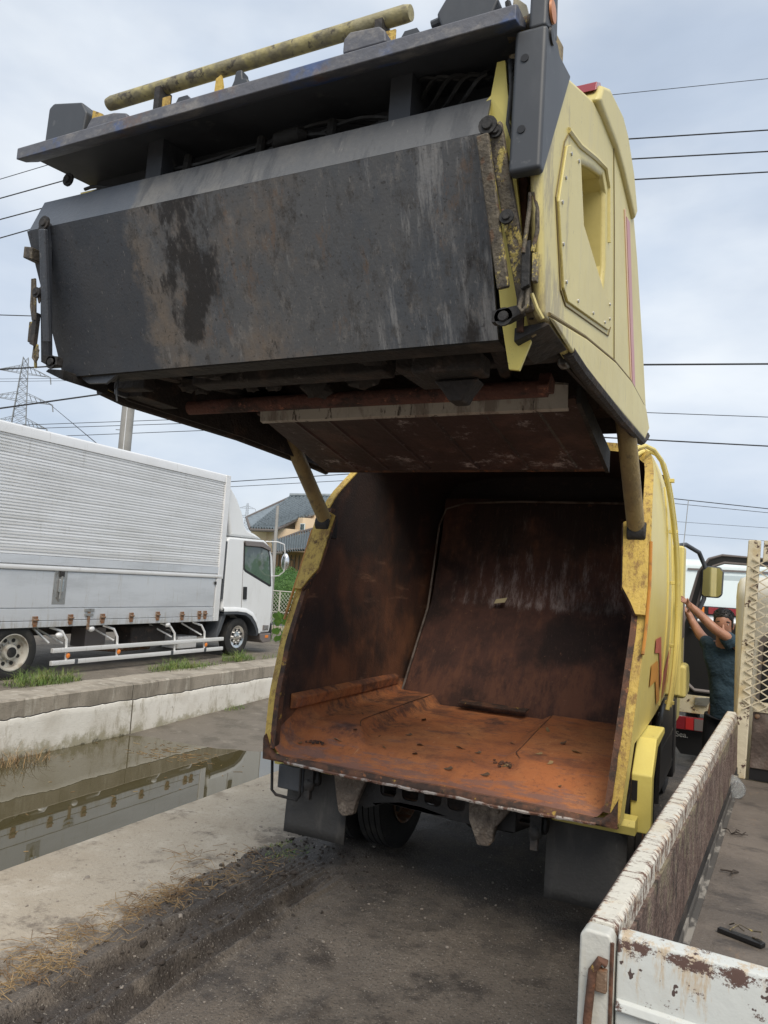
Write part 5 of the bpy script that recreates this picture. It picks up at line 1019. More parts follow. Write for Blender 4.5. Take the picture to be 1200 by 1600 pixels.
cu = bpy.data.curves.new('lettering', 'FONT'); cu.body = 'Sea.'; cu.size = .085; cu.extrude = .002; cu.materials.append(MATS['text_white'])
to = bpy.data.objects.new('lettering', bpy.data.meshes.new_from_object(bpy.data.objects.new('lettering_curve', cu))); COL.objects.link(to); to.location = (-.42, 8.466, .305); to.rotation_euler = (R_(90), 0, 0)
attach(to, KT)
MB().prism([(9.9, .3), (9.9, 1.4), (10.1, 1.6), (10.9, 1.6), (11.4, 1.0), (11.45, .35)], -.40, .98, 'x').build('cab', 'white_paint', KT, bev=.04)
k1 = make_wheel('wheel', .27, .15, .16, 'wheel_paint', 'dark_metal', .5, 6, -1); attach(k1, KT); k1.location = (-.28, 9.1, .275)
for p_ in ((.86, 9.1, .275), (-.28, 11.0, .275), (.86, 11.0, .275)): dup(k1, loc=p_)

for o_ in list(KT.children): o_.location.x -= .27; o_.location.y += .80
KT.location.y += .8
for o_ in KT.children: o_.location.z -= .03 if o_.name.startswith(('tail_lamp', 'mud_flap', 'lettering')) else 0
for o_ in KT.children: o_.matrix_parent_inverse = Matrix.Translation(-KT.location)
VT = thing('white_van', 'white high-roofed van with orange and red tail lamp strip behind the open door', 'van', (.2, 15, 0))
MB().prism([(12.9, .5), (12.8, .7), (12.78, 1.55), (12.84, 1.85), (12.95, 2.42), (13.1, 2.48), (17.0, 2.48), (17.4, 2.3), (17.9, 1.4), (18.1, .5)], -.95, 1.4, 'x').build('body', 'van_white', VT, bev=.06)
MB().box(-.85, 1.3, 12.755, 12.80, 1.60, 1.74).build('lamp_panel', 'lamp_black', VT, bev=.01)
for (x0, x1, mm) in ((-.84, -.58, 'orange_lens'), (-.52, .1, 'red_lens'), (.35, .97, 'red_lens'), (1.03, 1.29, 'orange_lens')): MB().box(x0, x1, 12.74, 12.756, 1.62, 1.725).build('tail_lamp', mm, VT, bev=.006)
MB().box(-.85, 1.3, 12.90, 12.915, 2.30, 2.33).build('roof_seam', 'grey_visor', VT)
MB().box(-.85, 1.3, 12.765, 12.79, 1.50, 1.53).build('trim_strip', 'grey_visor', VT)
MB().box(-.6, 1.05, 12.90, 12.93, 1.95, 2.25).build('rear_window', 'van_glass', VT, bev=.02)
MB().tube([(-.95, 13.3, 2.1), (-1.25, 13.3, 2.2), (-1.28, 13.3, 2.45)], .02, 8).build('mirror_arm', 'lamp_black', VT)
v1 = make_wheel('wheel', .36, .2, .22, 'wheel_paint', 'dark_metal', .5, 6, -1); attach(v1, VT); v1.location = (-.75, 13.9, .365)
for p_ in ((1.2, 13.9, .365), (-.75, 16.9, .365), (1.2, 16.9, .365)): dup(v1, loc=p_)
WC = thing('white_truck_cab', 'white truck cab seen between the yellow truck and its open door', 'truck', (-1.9, 19.5, 0))
MB().prism([(18.6, .6), (18.6, 2.5), (18.8, 2.7), (20.0, 2.7), (20.5, 1.6), (20.6, .5)], -2.8, -.95, 'x').build('cab', 'van_white', WC, bev=.08)
MB().prism([(18.95, 1.7), (18.95, 2.4), (19.8, 2.4), (20.1, 1.7)], -.945, -.935, 'x').build('side_window', 'glass', WC)
MB().box(-2.7, -1.05, 20.6, 26, .8, 2.4).build('cargo_bed', 'van_white', WC, bev=.04)
w1 = make_wheel('wheel', .4, .22, .24, 'wheel_paint', 'dark_metal', .5, 6, 1); attach(w1, WC); w1.location = (-1.1, 19.6, .405)
for p_ in ((-2.65, 19.6, .405), (-1.1, 24.5, .405), (-2.65, 24.5, .405)): dup(w1, loc=p_)
MB().tube([(-.545, 7.6, 2.30), (-.51, 7.6, 2.78)], .004, 5).build('antenna', 'steel', T)

# ================================================================== the man at the open door
PM = thing('person', 'dark-haired man in teal shirt and black trousers reaching up to the yellow cab', 'person', (-.16, 7.05, 0))
def skinned(name, mm, verts, edges, root=0, sub=2, parent=PM):
    """verts: (x, y, z, radius or (rx, ry)); grows one surface over the edges with a Skin modifier"""
    me = bpy.data.meshes.new(name); bm = bmesh.new(); ly = bm.verts.layers.skin.verify()
    vs = []
    for (x, y, z, r) in verts:
        v_ = bm.verts.new((x, y, z)); v_[ly].radius = r if isinstance(r, tuple) else (r, r); vs.append(v_)
    vs[root][ly].use_root = True
    for a, b in edges: bm.edges.new((vs[a], vs[b]))
    bm.to_mesh(me); bm.free(); me.materials.append(MATS[mm])
    o_ = bpy.data.objects.new(name, me); COL.objects.link(o_); attach(o_, parent) if parent.type == 'EMPTY' else setattr(o_, 'parent', parent)
    k_ = o_.modifiers.new('skin', 'SKIN'); k_.use_smooth_shade = True
    q = o_.modifiers.new('sub', 'SUBSURF'); q.levels = sub; q.render_levels = sub
    return o_
V = [(-.17, 7.06, .96, (.115, .09)), (-.17, 7.05, 1.12, (.105, .08)), (-.18, 7.04, 1.30, (.12, .09)), (-.19, 7.02, 1.44, (.08, .065)), (-.195, 6.99, 1.52, .055), (-.20, 6.965, 1.60, (.068, .08)), (-.20, 6.96, 1.68, (.072, .09)), (-.20, 6.97, 1.735, (.055, .07)),
     (-.31, 7.06, 1.46, .048), (-.39, 7.22, 1.53, .045), (-.46, 7.30, 1.63, .036), (-.50, 7.32, 1.71, .026),              # his right arm
     (-.07, 6.97, 1.46, .046), (-.17, 6.84, 1.55, .044), (-.255, 6.82, 1.60, .043), (-.40, 6.86, 1.735, .036), (-.47, 6.88, 1.795, .025),   # his left arm across
     (-.26, 7.07, .84, .07), (-.28, 7.06, .48, .058), (-.29, 7.10, .09, .042), (-.29, 6.98, .045, .040),                  # right leg
     (-.08, 7.07, .84, .07), (-.06, 7.05, .48, .058), (-.05, 7.10, .09, .042), (-.05, 6.98, .045, .040)]
E_ = [(0, 1), (1, 2), (2, 3), (3, 4), (4, 5), (5, 6), (6, 7), (3, 8), (8, 9), (9, 10), (10, 11), (3, 12), (12, 13), (13, 14), (14, 15), (15, 16), (0, 17), (17, 18), (18, 19), (19, 20), (0, 21), (21, 22), (22, 23), (23, 24)]
def fingers(base, pts):
    for (dx, dy, dz) in pts:
        b = Vector(V[base][:3]); i0 = len(V)
        V.append((b.x + dx * .045, b.y + dy * .045, b.z + dz * .045, .010)); V.append((b.x + dx * .085, b.y + dy * .07, b.z + dz * .075, .0085)); V.append((b.x + dx * .115, b.y + dy * .07 + .015, b.z + dz * .08, .007))
        E_.extend([(base, i0), (i0, i0 + 1), (i0 + 1, i0 + 2)])
fingers(11, ((-.5, .3, .9), (-.6, .1, .8), (-.7, -.1, .7), (-.7, -.35, .5), (.1, -.6, .6)))
fingers(16, ((-.6, .35, .8), (-.75, .15, .7), (-.8, -.05, .55), (-.8, -.3, .35), (-.1, -.6, .6)))
bodyo = skinned('body', 'skin', V, E_)
sh = [(-.16, 7.06, .76, (.158, .13)), (-.16, 7.06, .90, (.150, .125)), (-.165, 7.05, 1.10, (.142, .12)), (-.175, 7.04, 1.30, (.160, .125)), (-.19, 7.02, 1.44, (.115, .095)), (-.195, 7.005, 1.475, (.07, .07)),
      (-.31, 7.06, 1.455, .074), (-.37, 7.17, 1.50, .064), (-.07, 6.97, 1.455, .076), (-.205, 6.835, 1.565, .066)]
skinned('shirt', 'shirt', sh, [(0, 1), (1, 2), (2, 3), (3, 4), (4, 5), (4, 6), (6, 7), (4, 8), (8, 9)], parent=bodyo)
tr = [(-.17, 7.06, .97, (.155, .118)), (-.255, 7.07, .84, .098), (-.28, 7.06, .48, .078), (-.29, 7.09, .10, .066), (-.085, 7.07, .84, .098), (-.06, 7.05, .48, .078), (-.05, 7.09, .10, .066)]
skinned('trousers', 'trousers', tr, [(0, 1), (1, 2), (2, 3), (0, 4), (4, 5), (5, 6)], parent=bodyo)
for x in (-.29, -.05):
    MB().prism([(x - .05, .005), (x + .05, .005), (x + .048, .06), (x + .03, .10), (x - .03, .10), (x - .048, .06)], 6.90, 7.16, 'y').build('shoe', 'trousers', bodyo, bev=.025)
# face: brow, nose, eyes, mouth, ears, hair
hx, hy, hz = -.20, 6.895, 1.645
for s_ in (-1, 1):
    MB().ball((hx + s_ * .031, hy + .012, hz + .002), .012, .008, .0055, 10, 8).build('eye', 'eye_white', bodyo)
    MB().ball((hx + s_ * .031, hy + .005, hz + .002), .006, .004, .0055, 8, 6).build('iris', 'iris', bodyo)
    MB().tube([(hx + s_ * .012, hy + .004, hz + .020), (hx + s_ * .03, hy + .0, hz + .026), (hx + s_ * .052, hy + .014, hz + .020)], [.004, .006, .003], 6).build('eyebrow', 'hair', bodyo)
    MB().ball((hx + s_ * .072, hy + .08, hz - .01), .012, .022, .034, 8, 6).build('ear', 'skin', bodyo)
MB().tube([(hx, hy + .002, hz + .005), (hx, hy - .014, hz - .025), (hx, hy - .020, hz - .042), (hx, hy + .0, hz - .052)], [.008, .010, .015, .008], 8).build('nose', 'skin', bodyo)
MB().tube([(hx - .026, hy + .006, hz - .076), (hx, hy - .004, hz - .073), (hx + .026, hy + .006, hz - .076)], [.003, .007, .003], 6).build('mouth', 'lip', bodyo)
m = MB(); m.ball((hx, hy + .092, hz + .066), .080, .094, .068, 18, 14, .05); m.build('hair', 'hair', bodyo, smooth=80)
m = MB()
for _ in range(420):
    d = Vector((RNG.normal(), RNG.normal(), abs(RNG.normal()) + .15)).normalized(); b_ = Vector((hx + d.x * .079, hy + .092 + d.y * .093, hz + .066 + d.z * .066))
    t_ = Vector((RNG.normal() * .5, RNG.normal() * .5, RNG.normal() * .3)); t_ = (t_ - d * t_.dot(d)); e_ = b_ + t_ * .022 + d * .007
    m.tube([b_ - d * .004, (b_ + e_) / 2 + d * .004, e_], [.0022, .002, .0006], 3, False)
q = m.build('hair_strands', 'hair', bodyo, smooth=0); q['kind'] = 'stuff'
m = MB()
for s_ in (-1, 1): m.box(*sorted((hx + s_ * .060, hx + s_ * .078)), hy + .05, hy + .12, hz - .02, hz + .05)
m.box(hx - .07, hx + .07, hy + .12, hy + .168, hz - .06, hz + .06); m.build('sideburns', 'hair', bodyo, bev=.006)

PM.location.x += .035
# ================================================================== beyond the yard
# house: tiled roofs, cream upper wall, boarded lower wall
HS = thing('house', 'cream house with dark grey tiled roofs beyond the white truck cab', 'house', (-27, 43, 0))
def roof(nm, corners, nr, nc, par=HS):
    """tile courses over a planar outline given as (lower left, upper left, upper right, lower right)"""
    ll, ul, ur, lr = [Vector(c) for c in corners]; n_ = (ur - ul).cross(ll - ul).normalized(); n_ = n_ if n_.z > 0 else -n_
    m_ = MB(); rows_ = []
    for i in range(nr * 2 + 1):
        t = (i // 2 + (.92 if i % 2 else 0)) / nr; t = min(t, 1)
        a = ll + (ul - ll) * t; b = lr + (ur - lr) * t
        row = []
        for j_ in range(nc * 4 + 1):
            w_ = .10 * math.sin(j_ / 4 * 2 * math.pi) + (0.06 if i % 2 == 0 else .0)
            row.append(a + (b - a) * (j_ / (nc * 4)) + n_ * w_)
        rows_.append(row)
    m_.grid(rows_); return m_.build(nm, 'roof_tile', par, smooth=30)
r1 = roof('upper_roof', [(-29.53, 40.06, 4.53), (-31.07, 46.8, 7.51), (-26.3, 49.1, 7.76), (-27.3, 43.9, 5.85)], 22, 18)
r1b = roof('upper_roof', [(-29.53, 40.06, 4.53), (-29.4, 41.6, 5.2), (-27.6, 44.0, 6.0), (-28.05, 40.72, 4.58)], 6, 9)
MB().tube([(-31.1, 46.8, 7.62), (-26.3, 49.1, 7.88)], .16, 8).build('ridge_cap', 'roof_tile', r1)
MB().tube([(-29.53, 40.06, 4.45), (-28.05, 40.72, 4.50), (-27.85, 43.6, 5.68), (-27.3, 43.9, 5.78)], .10, 6).build('eave_board', 'fascia', r1)
MB().tube([(-31.07, 46.8, 7.45), (-31.12, 41.68, 5.40), (-29.53, 40.06, 4.50)], .10, 6).build('verge_board', 'fascia', r1)
MB().add([(-31.07, 46.8, 7.45), (-31.12, 41.68, 5.43), (-29.53, 40.06, 4.53)], [(0, 1, 2)]).build('verge_tiles', 'roof_tile', r1, solid=.06)
r2 = roof('lower_roof', [(-25.9, 37.6, 2.92), (-28.3, 40.9, 3.80), (-24.6, 44.3, 5.45), (-20.4, 36.75, 3.45)], 14, 30)
MB().tube([(-28.4, 41.0, 3.72), (-27.25, 42.45, 4.56), (-26.6, 42.6, 4.75), (-24.6, 44.3, 5.65)], .09, 6).build('flashing', 'fascia', r2)
MB().tube([(-26.4, 37.7, 2.85), (-25.2, 37.5, 2.95), (-24.84, 37.95, 3.18), (-20.4, 36.75, 3.4)], .09, 6).build('eave_board', 'fascia', r2)
MB().prism([(-30.5, 41.5), (-28.6, 41.3), (-27.3, 42.7), (-27.1, 44.2), (-24.0, 46.0), (-24.5, 50.0), (-30.5, 48.5)], .0, 4.75, 'z').build('upper_wall', 'house_wall', HS)
MB().box(-30.2, -27.25, 44.35, 47.5, 3.5, 5.95).build('inner_wall', 'house_wall', HS)
MB().prism([(-28.0, 43.1), (-27.3, 42.9), (-24.5, 45.0), (-25.5, 48.0), (-28.2, 46.5)], 4.7, 5.6, 'z').build('gable_wall', 'house_wall', HS)
wd_ = MB().prism([(-27.30, 4.72), (-26.93, 4.72), (-26.93, 5.18), (-27.30, 5.18)], 42.62, 42.70, 'y').build('window', 'van_white', HS, bev=.01)
MB().prism([(-27.26, 4.76), (-27.10, 4.76), (-27.10, 5.14), (-27.26, 5.14)], 42.60, 42.62, 'y').build('pane', 'glass', wd_)
MB().prism([(-27.08, 4.76), (-26.97, 4.76), (-26.97, 5.14), (-27.08, 5.14)], 42.60, 42.62, 'y').build('pane', 'glass_reflect_tint', wd_)
MB().prism([(-26.9, 39.0), (-22.0, 38.2), (-20.5, 42.0), (-26.5, 43.5)], 0, 3.1, 'z').build('lower_wall', 'house_wood', HS)
for k in range(14):
    x = -26.6 + k * .33; MB().box(x, x + .03, 38.62 - (x + 26.9) * .163 + .3, 38.68 - (x + 26.9) * .163 + .3, .4, 2.9).build('wall_batten', 'fascia', HS)
wd_ = MB().prism([(-25.75, 1.6), (-25.05, 1.6), (-25.05, 2.62), (-25.75, 2.62)], 38.70, 38.80, 'y').build('window', 'fascia', HS)
MB().prism([(-25.7, 1.65), (-25.42, 1.65), (-25.42, 2.57), (-25.7, 2.57)], 38.66, 38.69, 'y').build('pane', 'pane_green', wd_)
MB().prism([(-25.40, 1.65), (-25.1, 1.65), (-25.1, 2.57), (-25.40, 2.57)], 38.66, 38.69, 'y').build('pane', 'house_wood', wd_)
MB().tube([(-29.0, 41.2, 4.5), (-29.0, 41.2, 2.5)], .05, 6).build('drain_pipe', 'house_wall', HS)
# roadside pole, hedge, fence
tp = MB().tube([(-13.69, 20, 0), (-13.72, 20, 3.97)], [.075, .05], 10).build('steel_post', 'pole_concrete'); tag(tp, 'thin grey steel post standing behind the white truck cab', 'post')
def leaf_cloud(m, c, rx, ry, rz, n, sz, shell_=.75):
    for _ in range(n):
        d = Vector(RNG.normal(size=3)); d.normalize(); r = RNG.uniform(shell_, 1.03) * (1 + .10 * mnoise.noise(d * 3))
        p = Vector((c[0] + d.x * rx * r, c[1] + d.y * ry * r, c[2] + d.z * rz * r))
        u = Vector(RNG.normal(size=3)).normalized(); v_ = (u.cross(d + Vector(RNG.normal(size=3)) * .5)).normalized(); s_ = sz * RNG.uniform(.6, 1.3)
        m.add([p - u * s_, p + v_ * s_ * .5, p + u * s_, p - v_ * s_ * .5], [(0, 1, 2, 3)])
HG = thing('hedge_shrub', 'rounded clipped green shrub behind the chain-link fence', 'shrub', (-14.75, 22.2, 0))
m = MB(); leaf_cloud(m, (-14.8, 22.3, 1.12), .98, .9, .92, 14000, .028, .84); m.build('crown', 'hedge_leaf', HG, recalc=False, smooth=0)
m = MB(); m.ball((-14.8, 22.3, 1.1), .80, .74, .76, 16, 12, .08); m.build('inner_twigs', 'hedge_leaf', HG)
MB().tube([(-14.8, 22.3, 0), (-14.78, 22.3, .6)], .06, 8).build('trunk', 'bark', HG)
FN = thing('chain_link_fence', 'low chain-link fence in front of the green shrub', 'fence', (-12.5, 19, 0))
for x in (-15.5, -14.1, -12.7, -11.3, -9.9): MB().tube([(x, 19, 0), (x, 19, 1.27)], .025, 8).build('post', 'fence_wire', FN)
MB().tube([(-15.5, 19, 1.25), (-9.9, 19, 1.25)], .018, 8).build('top_rail', 'fence_wire', FN)
MB().tube([(-15.5, 19, .62), (-9.9, 19, .62)], .012, 8).build('mid_rail', 'fence_wire', FN)
m = MB()
for k in range(56):
    x = -16.4 + k * .12
    for s_ in (-1, 1):
        a, b = (x, .30), (x + .9, 1.20)
        if s_ < 0: a, b = (x, 1.20), (x + .9, .30)
        t0 = max(0, (-15.5 - a[0]) / .9); t1 = min(1, (-9.9 - a[0]) / .9)
        if t1 > t0: m.tube([(a[0] + .9 * t0, 19, a[1] + (b[1] - a[1]) * t0), (a[0] + .9 * t1, 19, a[1] + (b[1] - a[1]) * t1)], .006, 4, False)
q = m.build('wire_mesh', 'fence_wire', FN, smooth=0); q['kind'] = 'stuff'
MB().box(-15.5, -9.9, 18.95, 19.05, 0, .20).build('plinth', 'concrete', FN)
struct(MB().add([(-40, 24.5, .02), (-2, 24.5, .02), (-2, 36.5, .02), (-40, 36.5, .02)], [(0, 1, 2, 3)]).build('garden', 'garden_green', smooth=0))
struct(MB().add([(-60, 19.6, .012), (40, 19.6, .012), (40, 24.4, .012), (-60, 24.4, .012)], [(0, 1, 2, 3)]).build('road', 'road', smooth=0))
struct(MB().add([(-60, 20.2, .018), (40, 20.2, .018), (40, 20.35, .018), (-60, 20.35, .018)], [(0, 1, 2, 3)]).build('road_marking', 'van_white', smooth=0))
# climbing weed in front of the truck's nose
VW = thing('leafy_weed', 'broad-leaved green weed growing beside the white truck bumper', 'plant', (-10.95, 16.5, 0))
for k in range(30):
    x, y, z = -11.0 + RNG.uniform(-.45, .55), 16.5 + RNG.uniform(-.25, .25), RNG.uniform(.05, .78); s_ = RNG.uniform(.06, .13)
    a = RNG.uniform(0, 6.28); u = Vector((math.cos(a), math.sin(a) * .4, RNG.uniform(-.4, .4))).normalized(); v_ = Vector((-u.z * .3, -.45, .9)).normalized()
    p = Vector((x, y, z)); MB().add([p - u * s_, p - u * s_ * .4 - v_ * s_ * .8, p + u * s_ * .5 - v_ * s_ * .7, p + u * s_ + v_ * .02, p + u * s_ * .4 + v_ * s_ * .9, p - u * s_ * .5 + v_ * s_ * .8], [(0, 1, 2, 3, 4, 5)]).build('leaf', 'leaf', VW, smooth=0)
for k in range(6): MB().tube([(-11.0 + .14 * k - .35, 16.5, 0), (-11.0 + .15 * k - .3, 16.5, .35), (-11.0 + .12 * k - .3, 16.45, .7)], .008, 5).build('stem', 'leaf', VW)
# grass tufts
def tuft(name, c, n, hgt, spread, label, mm='grass'):
    m = MB(); n = int(n * 2.2)
    for _ in range(n):
        a = RNG.uniform(0, 6.28); r = spread * RNG.random() ** .6
        m.blade((c[0] + r * math.cos(a), c[1] + r * math.sin(a) * 1.8, c[2] - .01), (RNG.uniform(-.9, .9), RNG.uniform(-.9, .9), RNG.uniform(.35, 1)), hgt * (1.15 - r / spread * .6) * RNG.uniform(.4, 1.0) * 1.15, .0038, .4)
    o_ = m.build(name, mm, smooth=0, recalc=False); tag(o_, label, 'grass', 'weeds along the dock wall'); return o_
tuft('grass_tuft', (-9.15, 7.75, .02), 260, .38, .35, 'green grass tuft beside the rear wheel of the white truck')
tuft('grass_tuft', (-9.0, 10.45, .02), 240, .32, .36, 'green grass tuft under the middle of the white truck guard rails')
tuft('grass_tuft', (-9.2, 12.45, .02), 170, .32, .26, 'green grass tuft at the front wheel of the white truck')
tuft('grass_tuft', (-8.95, 11.2, .02), 60, .18, .3, 'sparse low weeds between the guard rail and the front wheel')
tuft('grass_tuft', (-7.98, 6.5, -.72), 70, .40, .25, 'dry weeds hanging at the wall foot over the water', 'straw')
tuft('grass_tuft', (-8.1, 11.0, -.62), 90, .10, .18, 'small green weeds at the foot of the wall by the ramp')
tuft('grass_tuft', (-8.9, 13.6, .02), 70, .2, .4, 'grass fringe beside the bumper of the white truck')
tuft('grass_tuft', (-2.72, 4.30, .01), 170, .05, .16, 'low grass on the concrete edge behind the left mud flap')
# straw on the apron, clods and pebbles
m = MB()
for (cx, cy, n, sp) in ((-2.84, 2.60, 150, .15), (-2.80, 2.42, 70, .12), (-2.86, 3.24, 130, .13), (-2.80, 3.50, 60, .11), (-2.88, 2.95, 40, .14), (-3.1, 3.85, 25, .12), (-2.74, 3.8, 40, .16), (-2.7, 4.1, 30, .15)):
    for _ in range(n):
        x, y = cx + RNG.normal() * sp * .6, cy + RNG.normal() * sp; a = RNG.uniform(0, 6.28); l_ = RNG.uniform(.04, .15); z = ground_z(x, y) + .006 + RNG.random() * .025
        c_ = RNG.uniform(-.03, .03); p = [(x, y, z), (x + l_ * .5 * math.cos(a) - c_ * math.sin(a), y + l_ * .5 * math.sin(a) + c_ * math.cos(a), z + RNG.uniform(0, .03)), (x + l_ * math.cos(a), y + l_ * math.sin(a), z + RNG.uniform(-.004, .02))]
        m.tube(p, .0016, 3, False)
stuff(m.build('straw', 'straw', smooth=0, recalc=False))
def scatter(name, mm, n, f, r0, r1):
    m = MB()
    for _ in range(n):
        x, y = f(); r = RNG.uniform(r0, r1) * (1 + 1.2 * (RNG.random() ** 8)); random.seed(int(RNG.integers(1e6)))
        m.ball((x, y, ground_z(x, y) + r * .3), r * RNG.uniform(.8, 1.5), r * RNG.uniform(.8, 1.5), r * .8, 6, 4, .25)
    return stuff(m.build(name, mm, smooth=0, recalc=False))
scatter('gravel', 'stone', 700, lambda: (RNG.uniform(-2.6, .3), RNG.uniform(2.0, 7.5)), .002, .006)
scatter('gravel', 'stone', 170, lambda: (RNG.uniform(-3.8, -2.6), RNG.uniform(1.6, 6)), .003, .008)
scatter('earth_clods', 'dark_clod', 420, lambda: (-2.48 + RNG.normal() * .16, RNG.uniform(1.6, 4.6)), .003, .010)
scatter('earth_clods', 'dark_clod', 150, lambda: (-2.76 + RNG.normal() * .08, RNG.uniform(3.2, 4.7)), .002, .008)
m = MB()
for _ in range(110):
    x, y = -6.9 + RNG.normal() * .35, 8.1 + RNG.normal() * .22; a = RNG.uniform(0, 6.28); l_ = RNG.uniform(.03, .14)
    m.tube([(x, y, -.698), (x + l_ * math.cos(a), y + l_ * math.sin(a), -.697)], .0025, 3, False)
for _ in range(90):
    x, y = RNG.uniform(-8.15, -4.0), RNG.uniform(3.2, 8.4); a = RNG.uniform(0, 6.28); l_ = RNG.uniform(.01, .06)
    m.tube([(x, y, -.698), (x + l_ * math.cos(a), y + l_ * math.sin(a), -.697)], .003, 3, False)
stuff(m.build('floating_litter', 'straw', smooth=0, recalc=False))
# litter in the hopper
def leaf_bit(x, y, s_, mm, label, nm='dry_leaf'):
    a = RNG.uniform(0, 6.28); u = Vector((math.cos(a), math.sin(a), .12)); v_ = Vector((-math.sin(a), math.cos(a), .25)); z = floor_z(x, y) + .004; p = Vector((x, y, z))
    q = MB().add([p - u * s_, p - v_ * s_ * .35 - u * s_ * .2, p + u * s_ * .5 - v_ * s_ * .3, p + u * s_ + Vector((0, 0, .2 * s_)), p + u * s_ * .3 + v_ * s_ * .4 + Vector((0, 0, .3 * s_)), p - u * s_ * .4 + v_ * s_ * .3], [(0, 1, 2, 3, 4, 5)]).build(nm, mm, solid=.002)
    return tag(q, label, 'leaf', 'dry leaves on the hopper floor')
for i, (x, y) in enumerate([(-2.42, 3.96), (-2.14, 4.14), (-2.20, 4.04), (-1.91, 4.08), (-1.91, 4.44), (-1.52, 4.33), (-1.18, 4.12), (-1.46, 3.97), (-.99, 4.70), (-.87, 4.52), (-1.70, 4.06), (-1.29, 4.64), (-1.15, 4.97), (-1.36, 4.10), (-2.0, 4.9), (-.95, 4.2), (-1.6, 4.7), (-1.75, 4.25), (-1.05, 4.35), (-2.28, 4.5), (-1.4, 4.3), (-.85, 4.0), (-1.25, 3.98), (-2.05, 4.3)]):
    leaf_bit(x, y, RNG.uniform(.014, .042), 'dry_leaf' if i % 3 else 'straw', 'small dry leaf scrap lying on the rusty hopper floor')
for i, (x, y, r, lab) in enumerate(((-2.33, 4.0, .03, 'dark lump of dirt on the left of the rusty hopper floor'), (-1.19, 4.16, .035, 'dark red clump of debris on the right of the rusty hopper floor'))):
    m = MB()
    for _ in range(30): random.seed(i * 77 + _); m.ball((x + RNG.normal() * r, y + RNG.normal() * r * .7, floor_z(x, y) + .004), r * .3, r * .25, r * .2, 6, 4, .4)
    tag(m.build('debris_lump', 'rust_rim', smooth=0), lab, 'debris')
q = MB().add([(-1.86, 5.93, 1.70), (-1.77, 5.93, 1.715), (-1.755, 5.95, 1.755), (-1.80, 5.95, 1.745), (-1.85, 5.945, 1.735)], [(0, 1, 2, 3, 4)]).build('paper_scrap', 'paper_scrap', solid=.003); tag(q, 'pale yellow paper scrap stuck to the rusty plate inside the hopper', 'paper scrap')

# ------------------------------------------------------------------ poles, wires and pylons
def pole(base, top, label, r0=.19, r1=.15):
    P_ = thing('utility_pole', label, 'utility pole', base)
    b, t = Vector(base), Vector(top); ax = (t - b)
    MB().tube([b, t], [r0, r1], 16).build('shaft', 'pole_concrete', P_)
    MB().tube([b + ax * .05 + Vector((.1, -.14, 0)), t + Vector((.08, -.12, -.5))], .015, 5).build('conduit', 'alu', P_)
    for k in range(16):
        c = b + ax * (.2 + .05 * k); s_ = 1 if k % 2 else -1
        MB().tube([c, c + Vector((s_ * .28, -.12, 0))], .012, 5).build('step_bolt', 'tower_steel', P_)
    for z_ in (.97, .86): 
        c = b + ax * z_; MB().box(c.x - 1.0, c.x + 1.0, c.y - .04, c.y + .04, c.z - .05, c.z + .05).build('cross_arm', 'tower_steel', P_)
    return P_
pole((-16.3, 15.75, 0), (-15.33, 14.82, 13.9), 'grey concrete utility pole rising behind the white box truck')
pole((-6.24, 21.6, 0), (-6.5, 20.0, 16.3), 'tall concrete utility pole hidden behind the yellow garbage truck')
C0 = Vector((0, 0, 1.85))
def wire(a, b, r, label, sag=0.0, grow=0.0, m_='wire_black'):
    a, b = Vector(a), Vector(b); b = b + (b - a) * grow
    q = MB().tube([a + (b - a) * t - Vector((0, 0, sag * 4 * t * (1 - t))) for t in np.linspace(0, 1, 16)], r, 5).build('power_line', m_); tag(q, label, 'power line', 'overhead power lines'); return q
for (a, b, r, lab) in (((-15.40, 14.71, 13.93), (-14.89, 6.68, 7.15), .010, 'topmost thin wire at the upper left beside the raised tailgate'), ((-15.39, 14.78, 13.30), (-14.89, 6.71, 6.89), .016, 'upper of three parallel wires sloping at the left edge'),
        ((-15.37, 14.85, 12.66), (-14.88, 6.75, 6.56), .016, 'middle of three parallel wires sloping at the left edge'), ((-15.37, 14.90, 12.21), (-14.87, 6.79, 6.18), .016, 'lowest of three parallel wires sloping at the left edge'),
        ((-15.30, 15.28, 8.71), (-14.87, 6.82, 5.89), .014, 'single level wire reaching the middle of the dark plate from the left'), ((-15.28, 15.41, 7.56), (-14.84, 6.96, 4.64), .022, 'thick cable with grey sleeve crossing the lattice pylon'),
        ((-15.72, 15.28, 6.70), (-14.83, 7.06, 3.69), .024, 'thick dark cable running to the utility pole above the white truck')):
    B = C0 + (Vector(b) - C0) * (19 / 13); wire(a, B, r, lab, grow=.8)
q = MB().tube([(-16.95, 13.45, 6.94), (-16.93, 13.48, 6.95), (-16.7, 13.93, 7.10), (-16.66, 14.0, 7.11)], [.04, .075, .075, .04], 10).build('cable_sleeve', 'tower_steel'); tag(q, 'grey sleeve fitted on the thick cable beside the dark plate', 'cable sleeve')
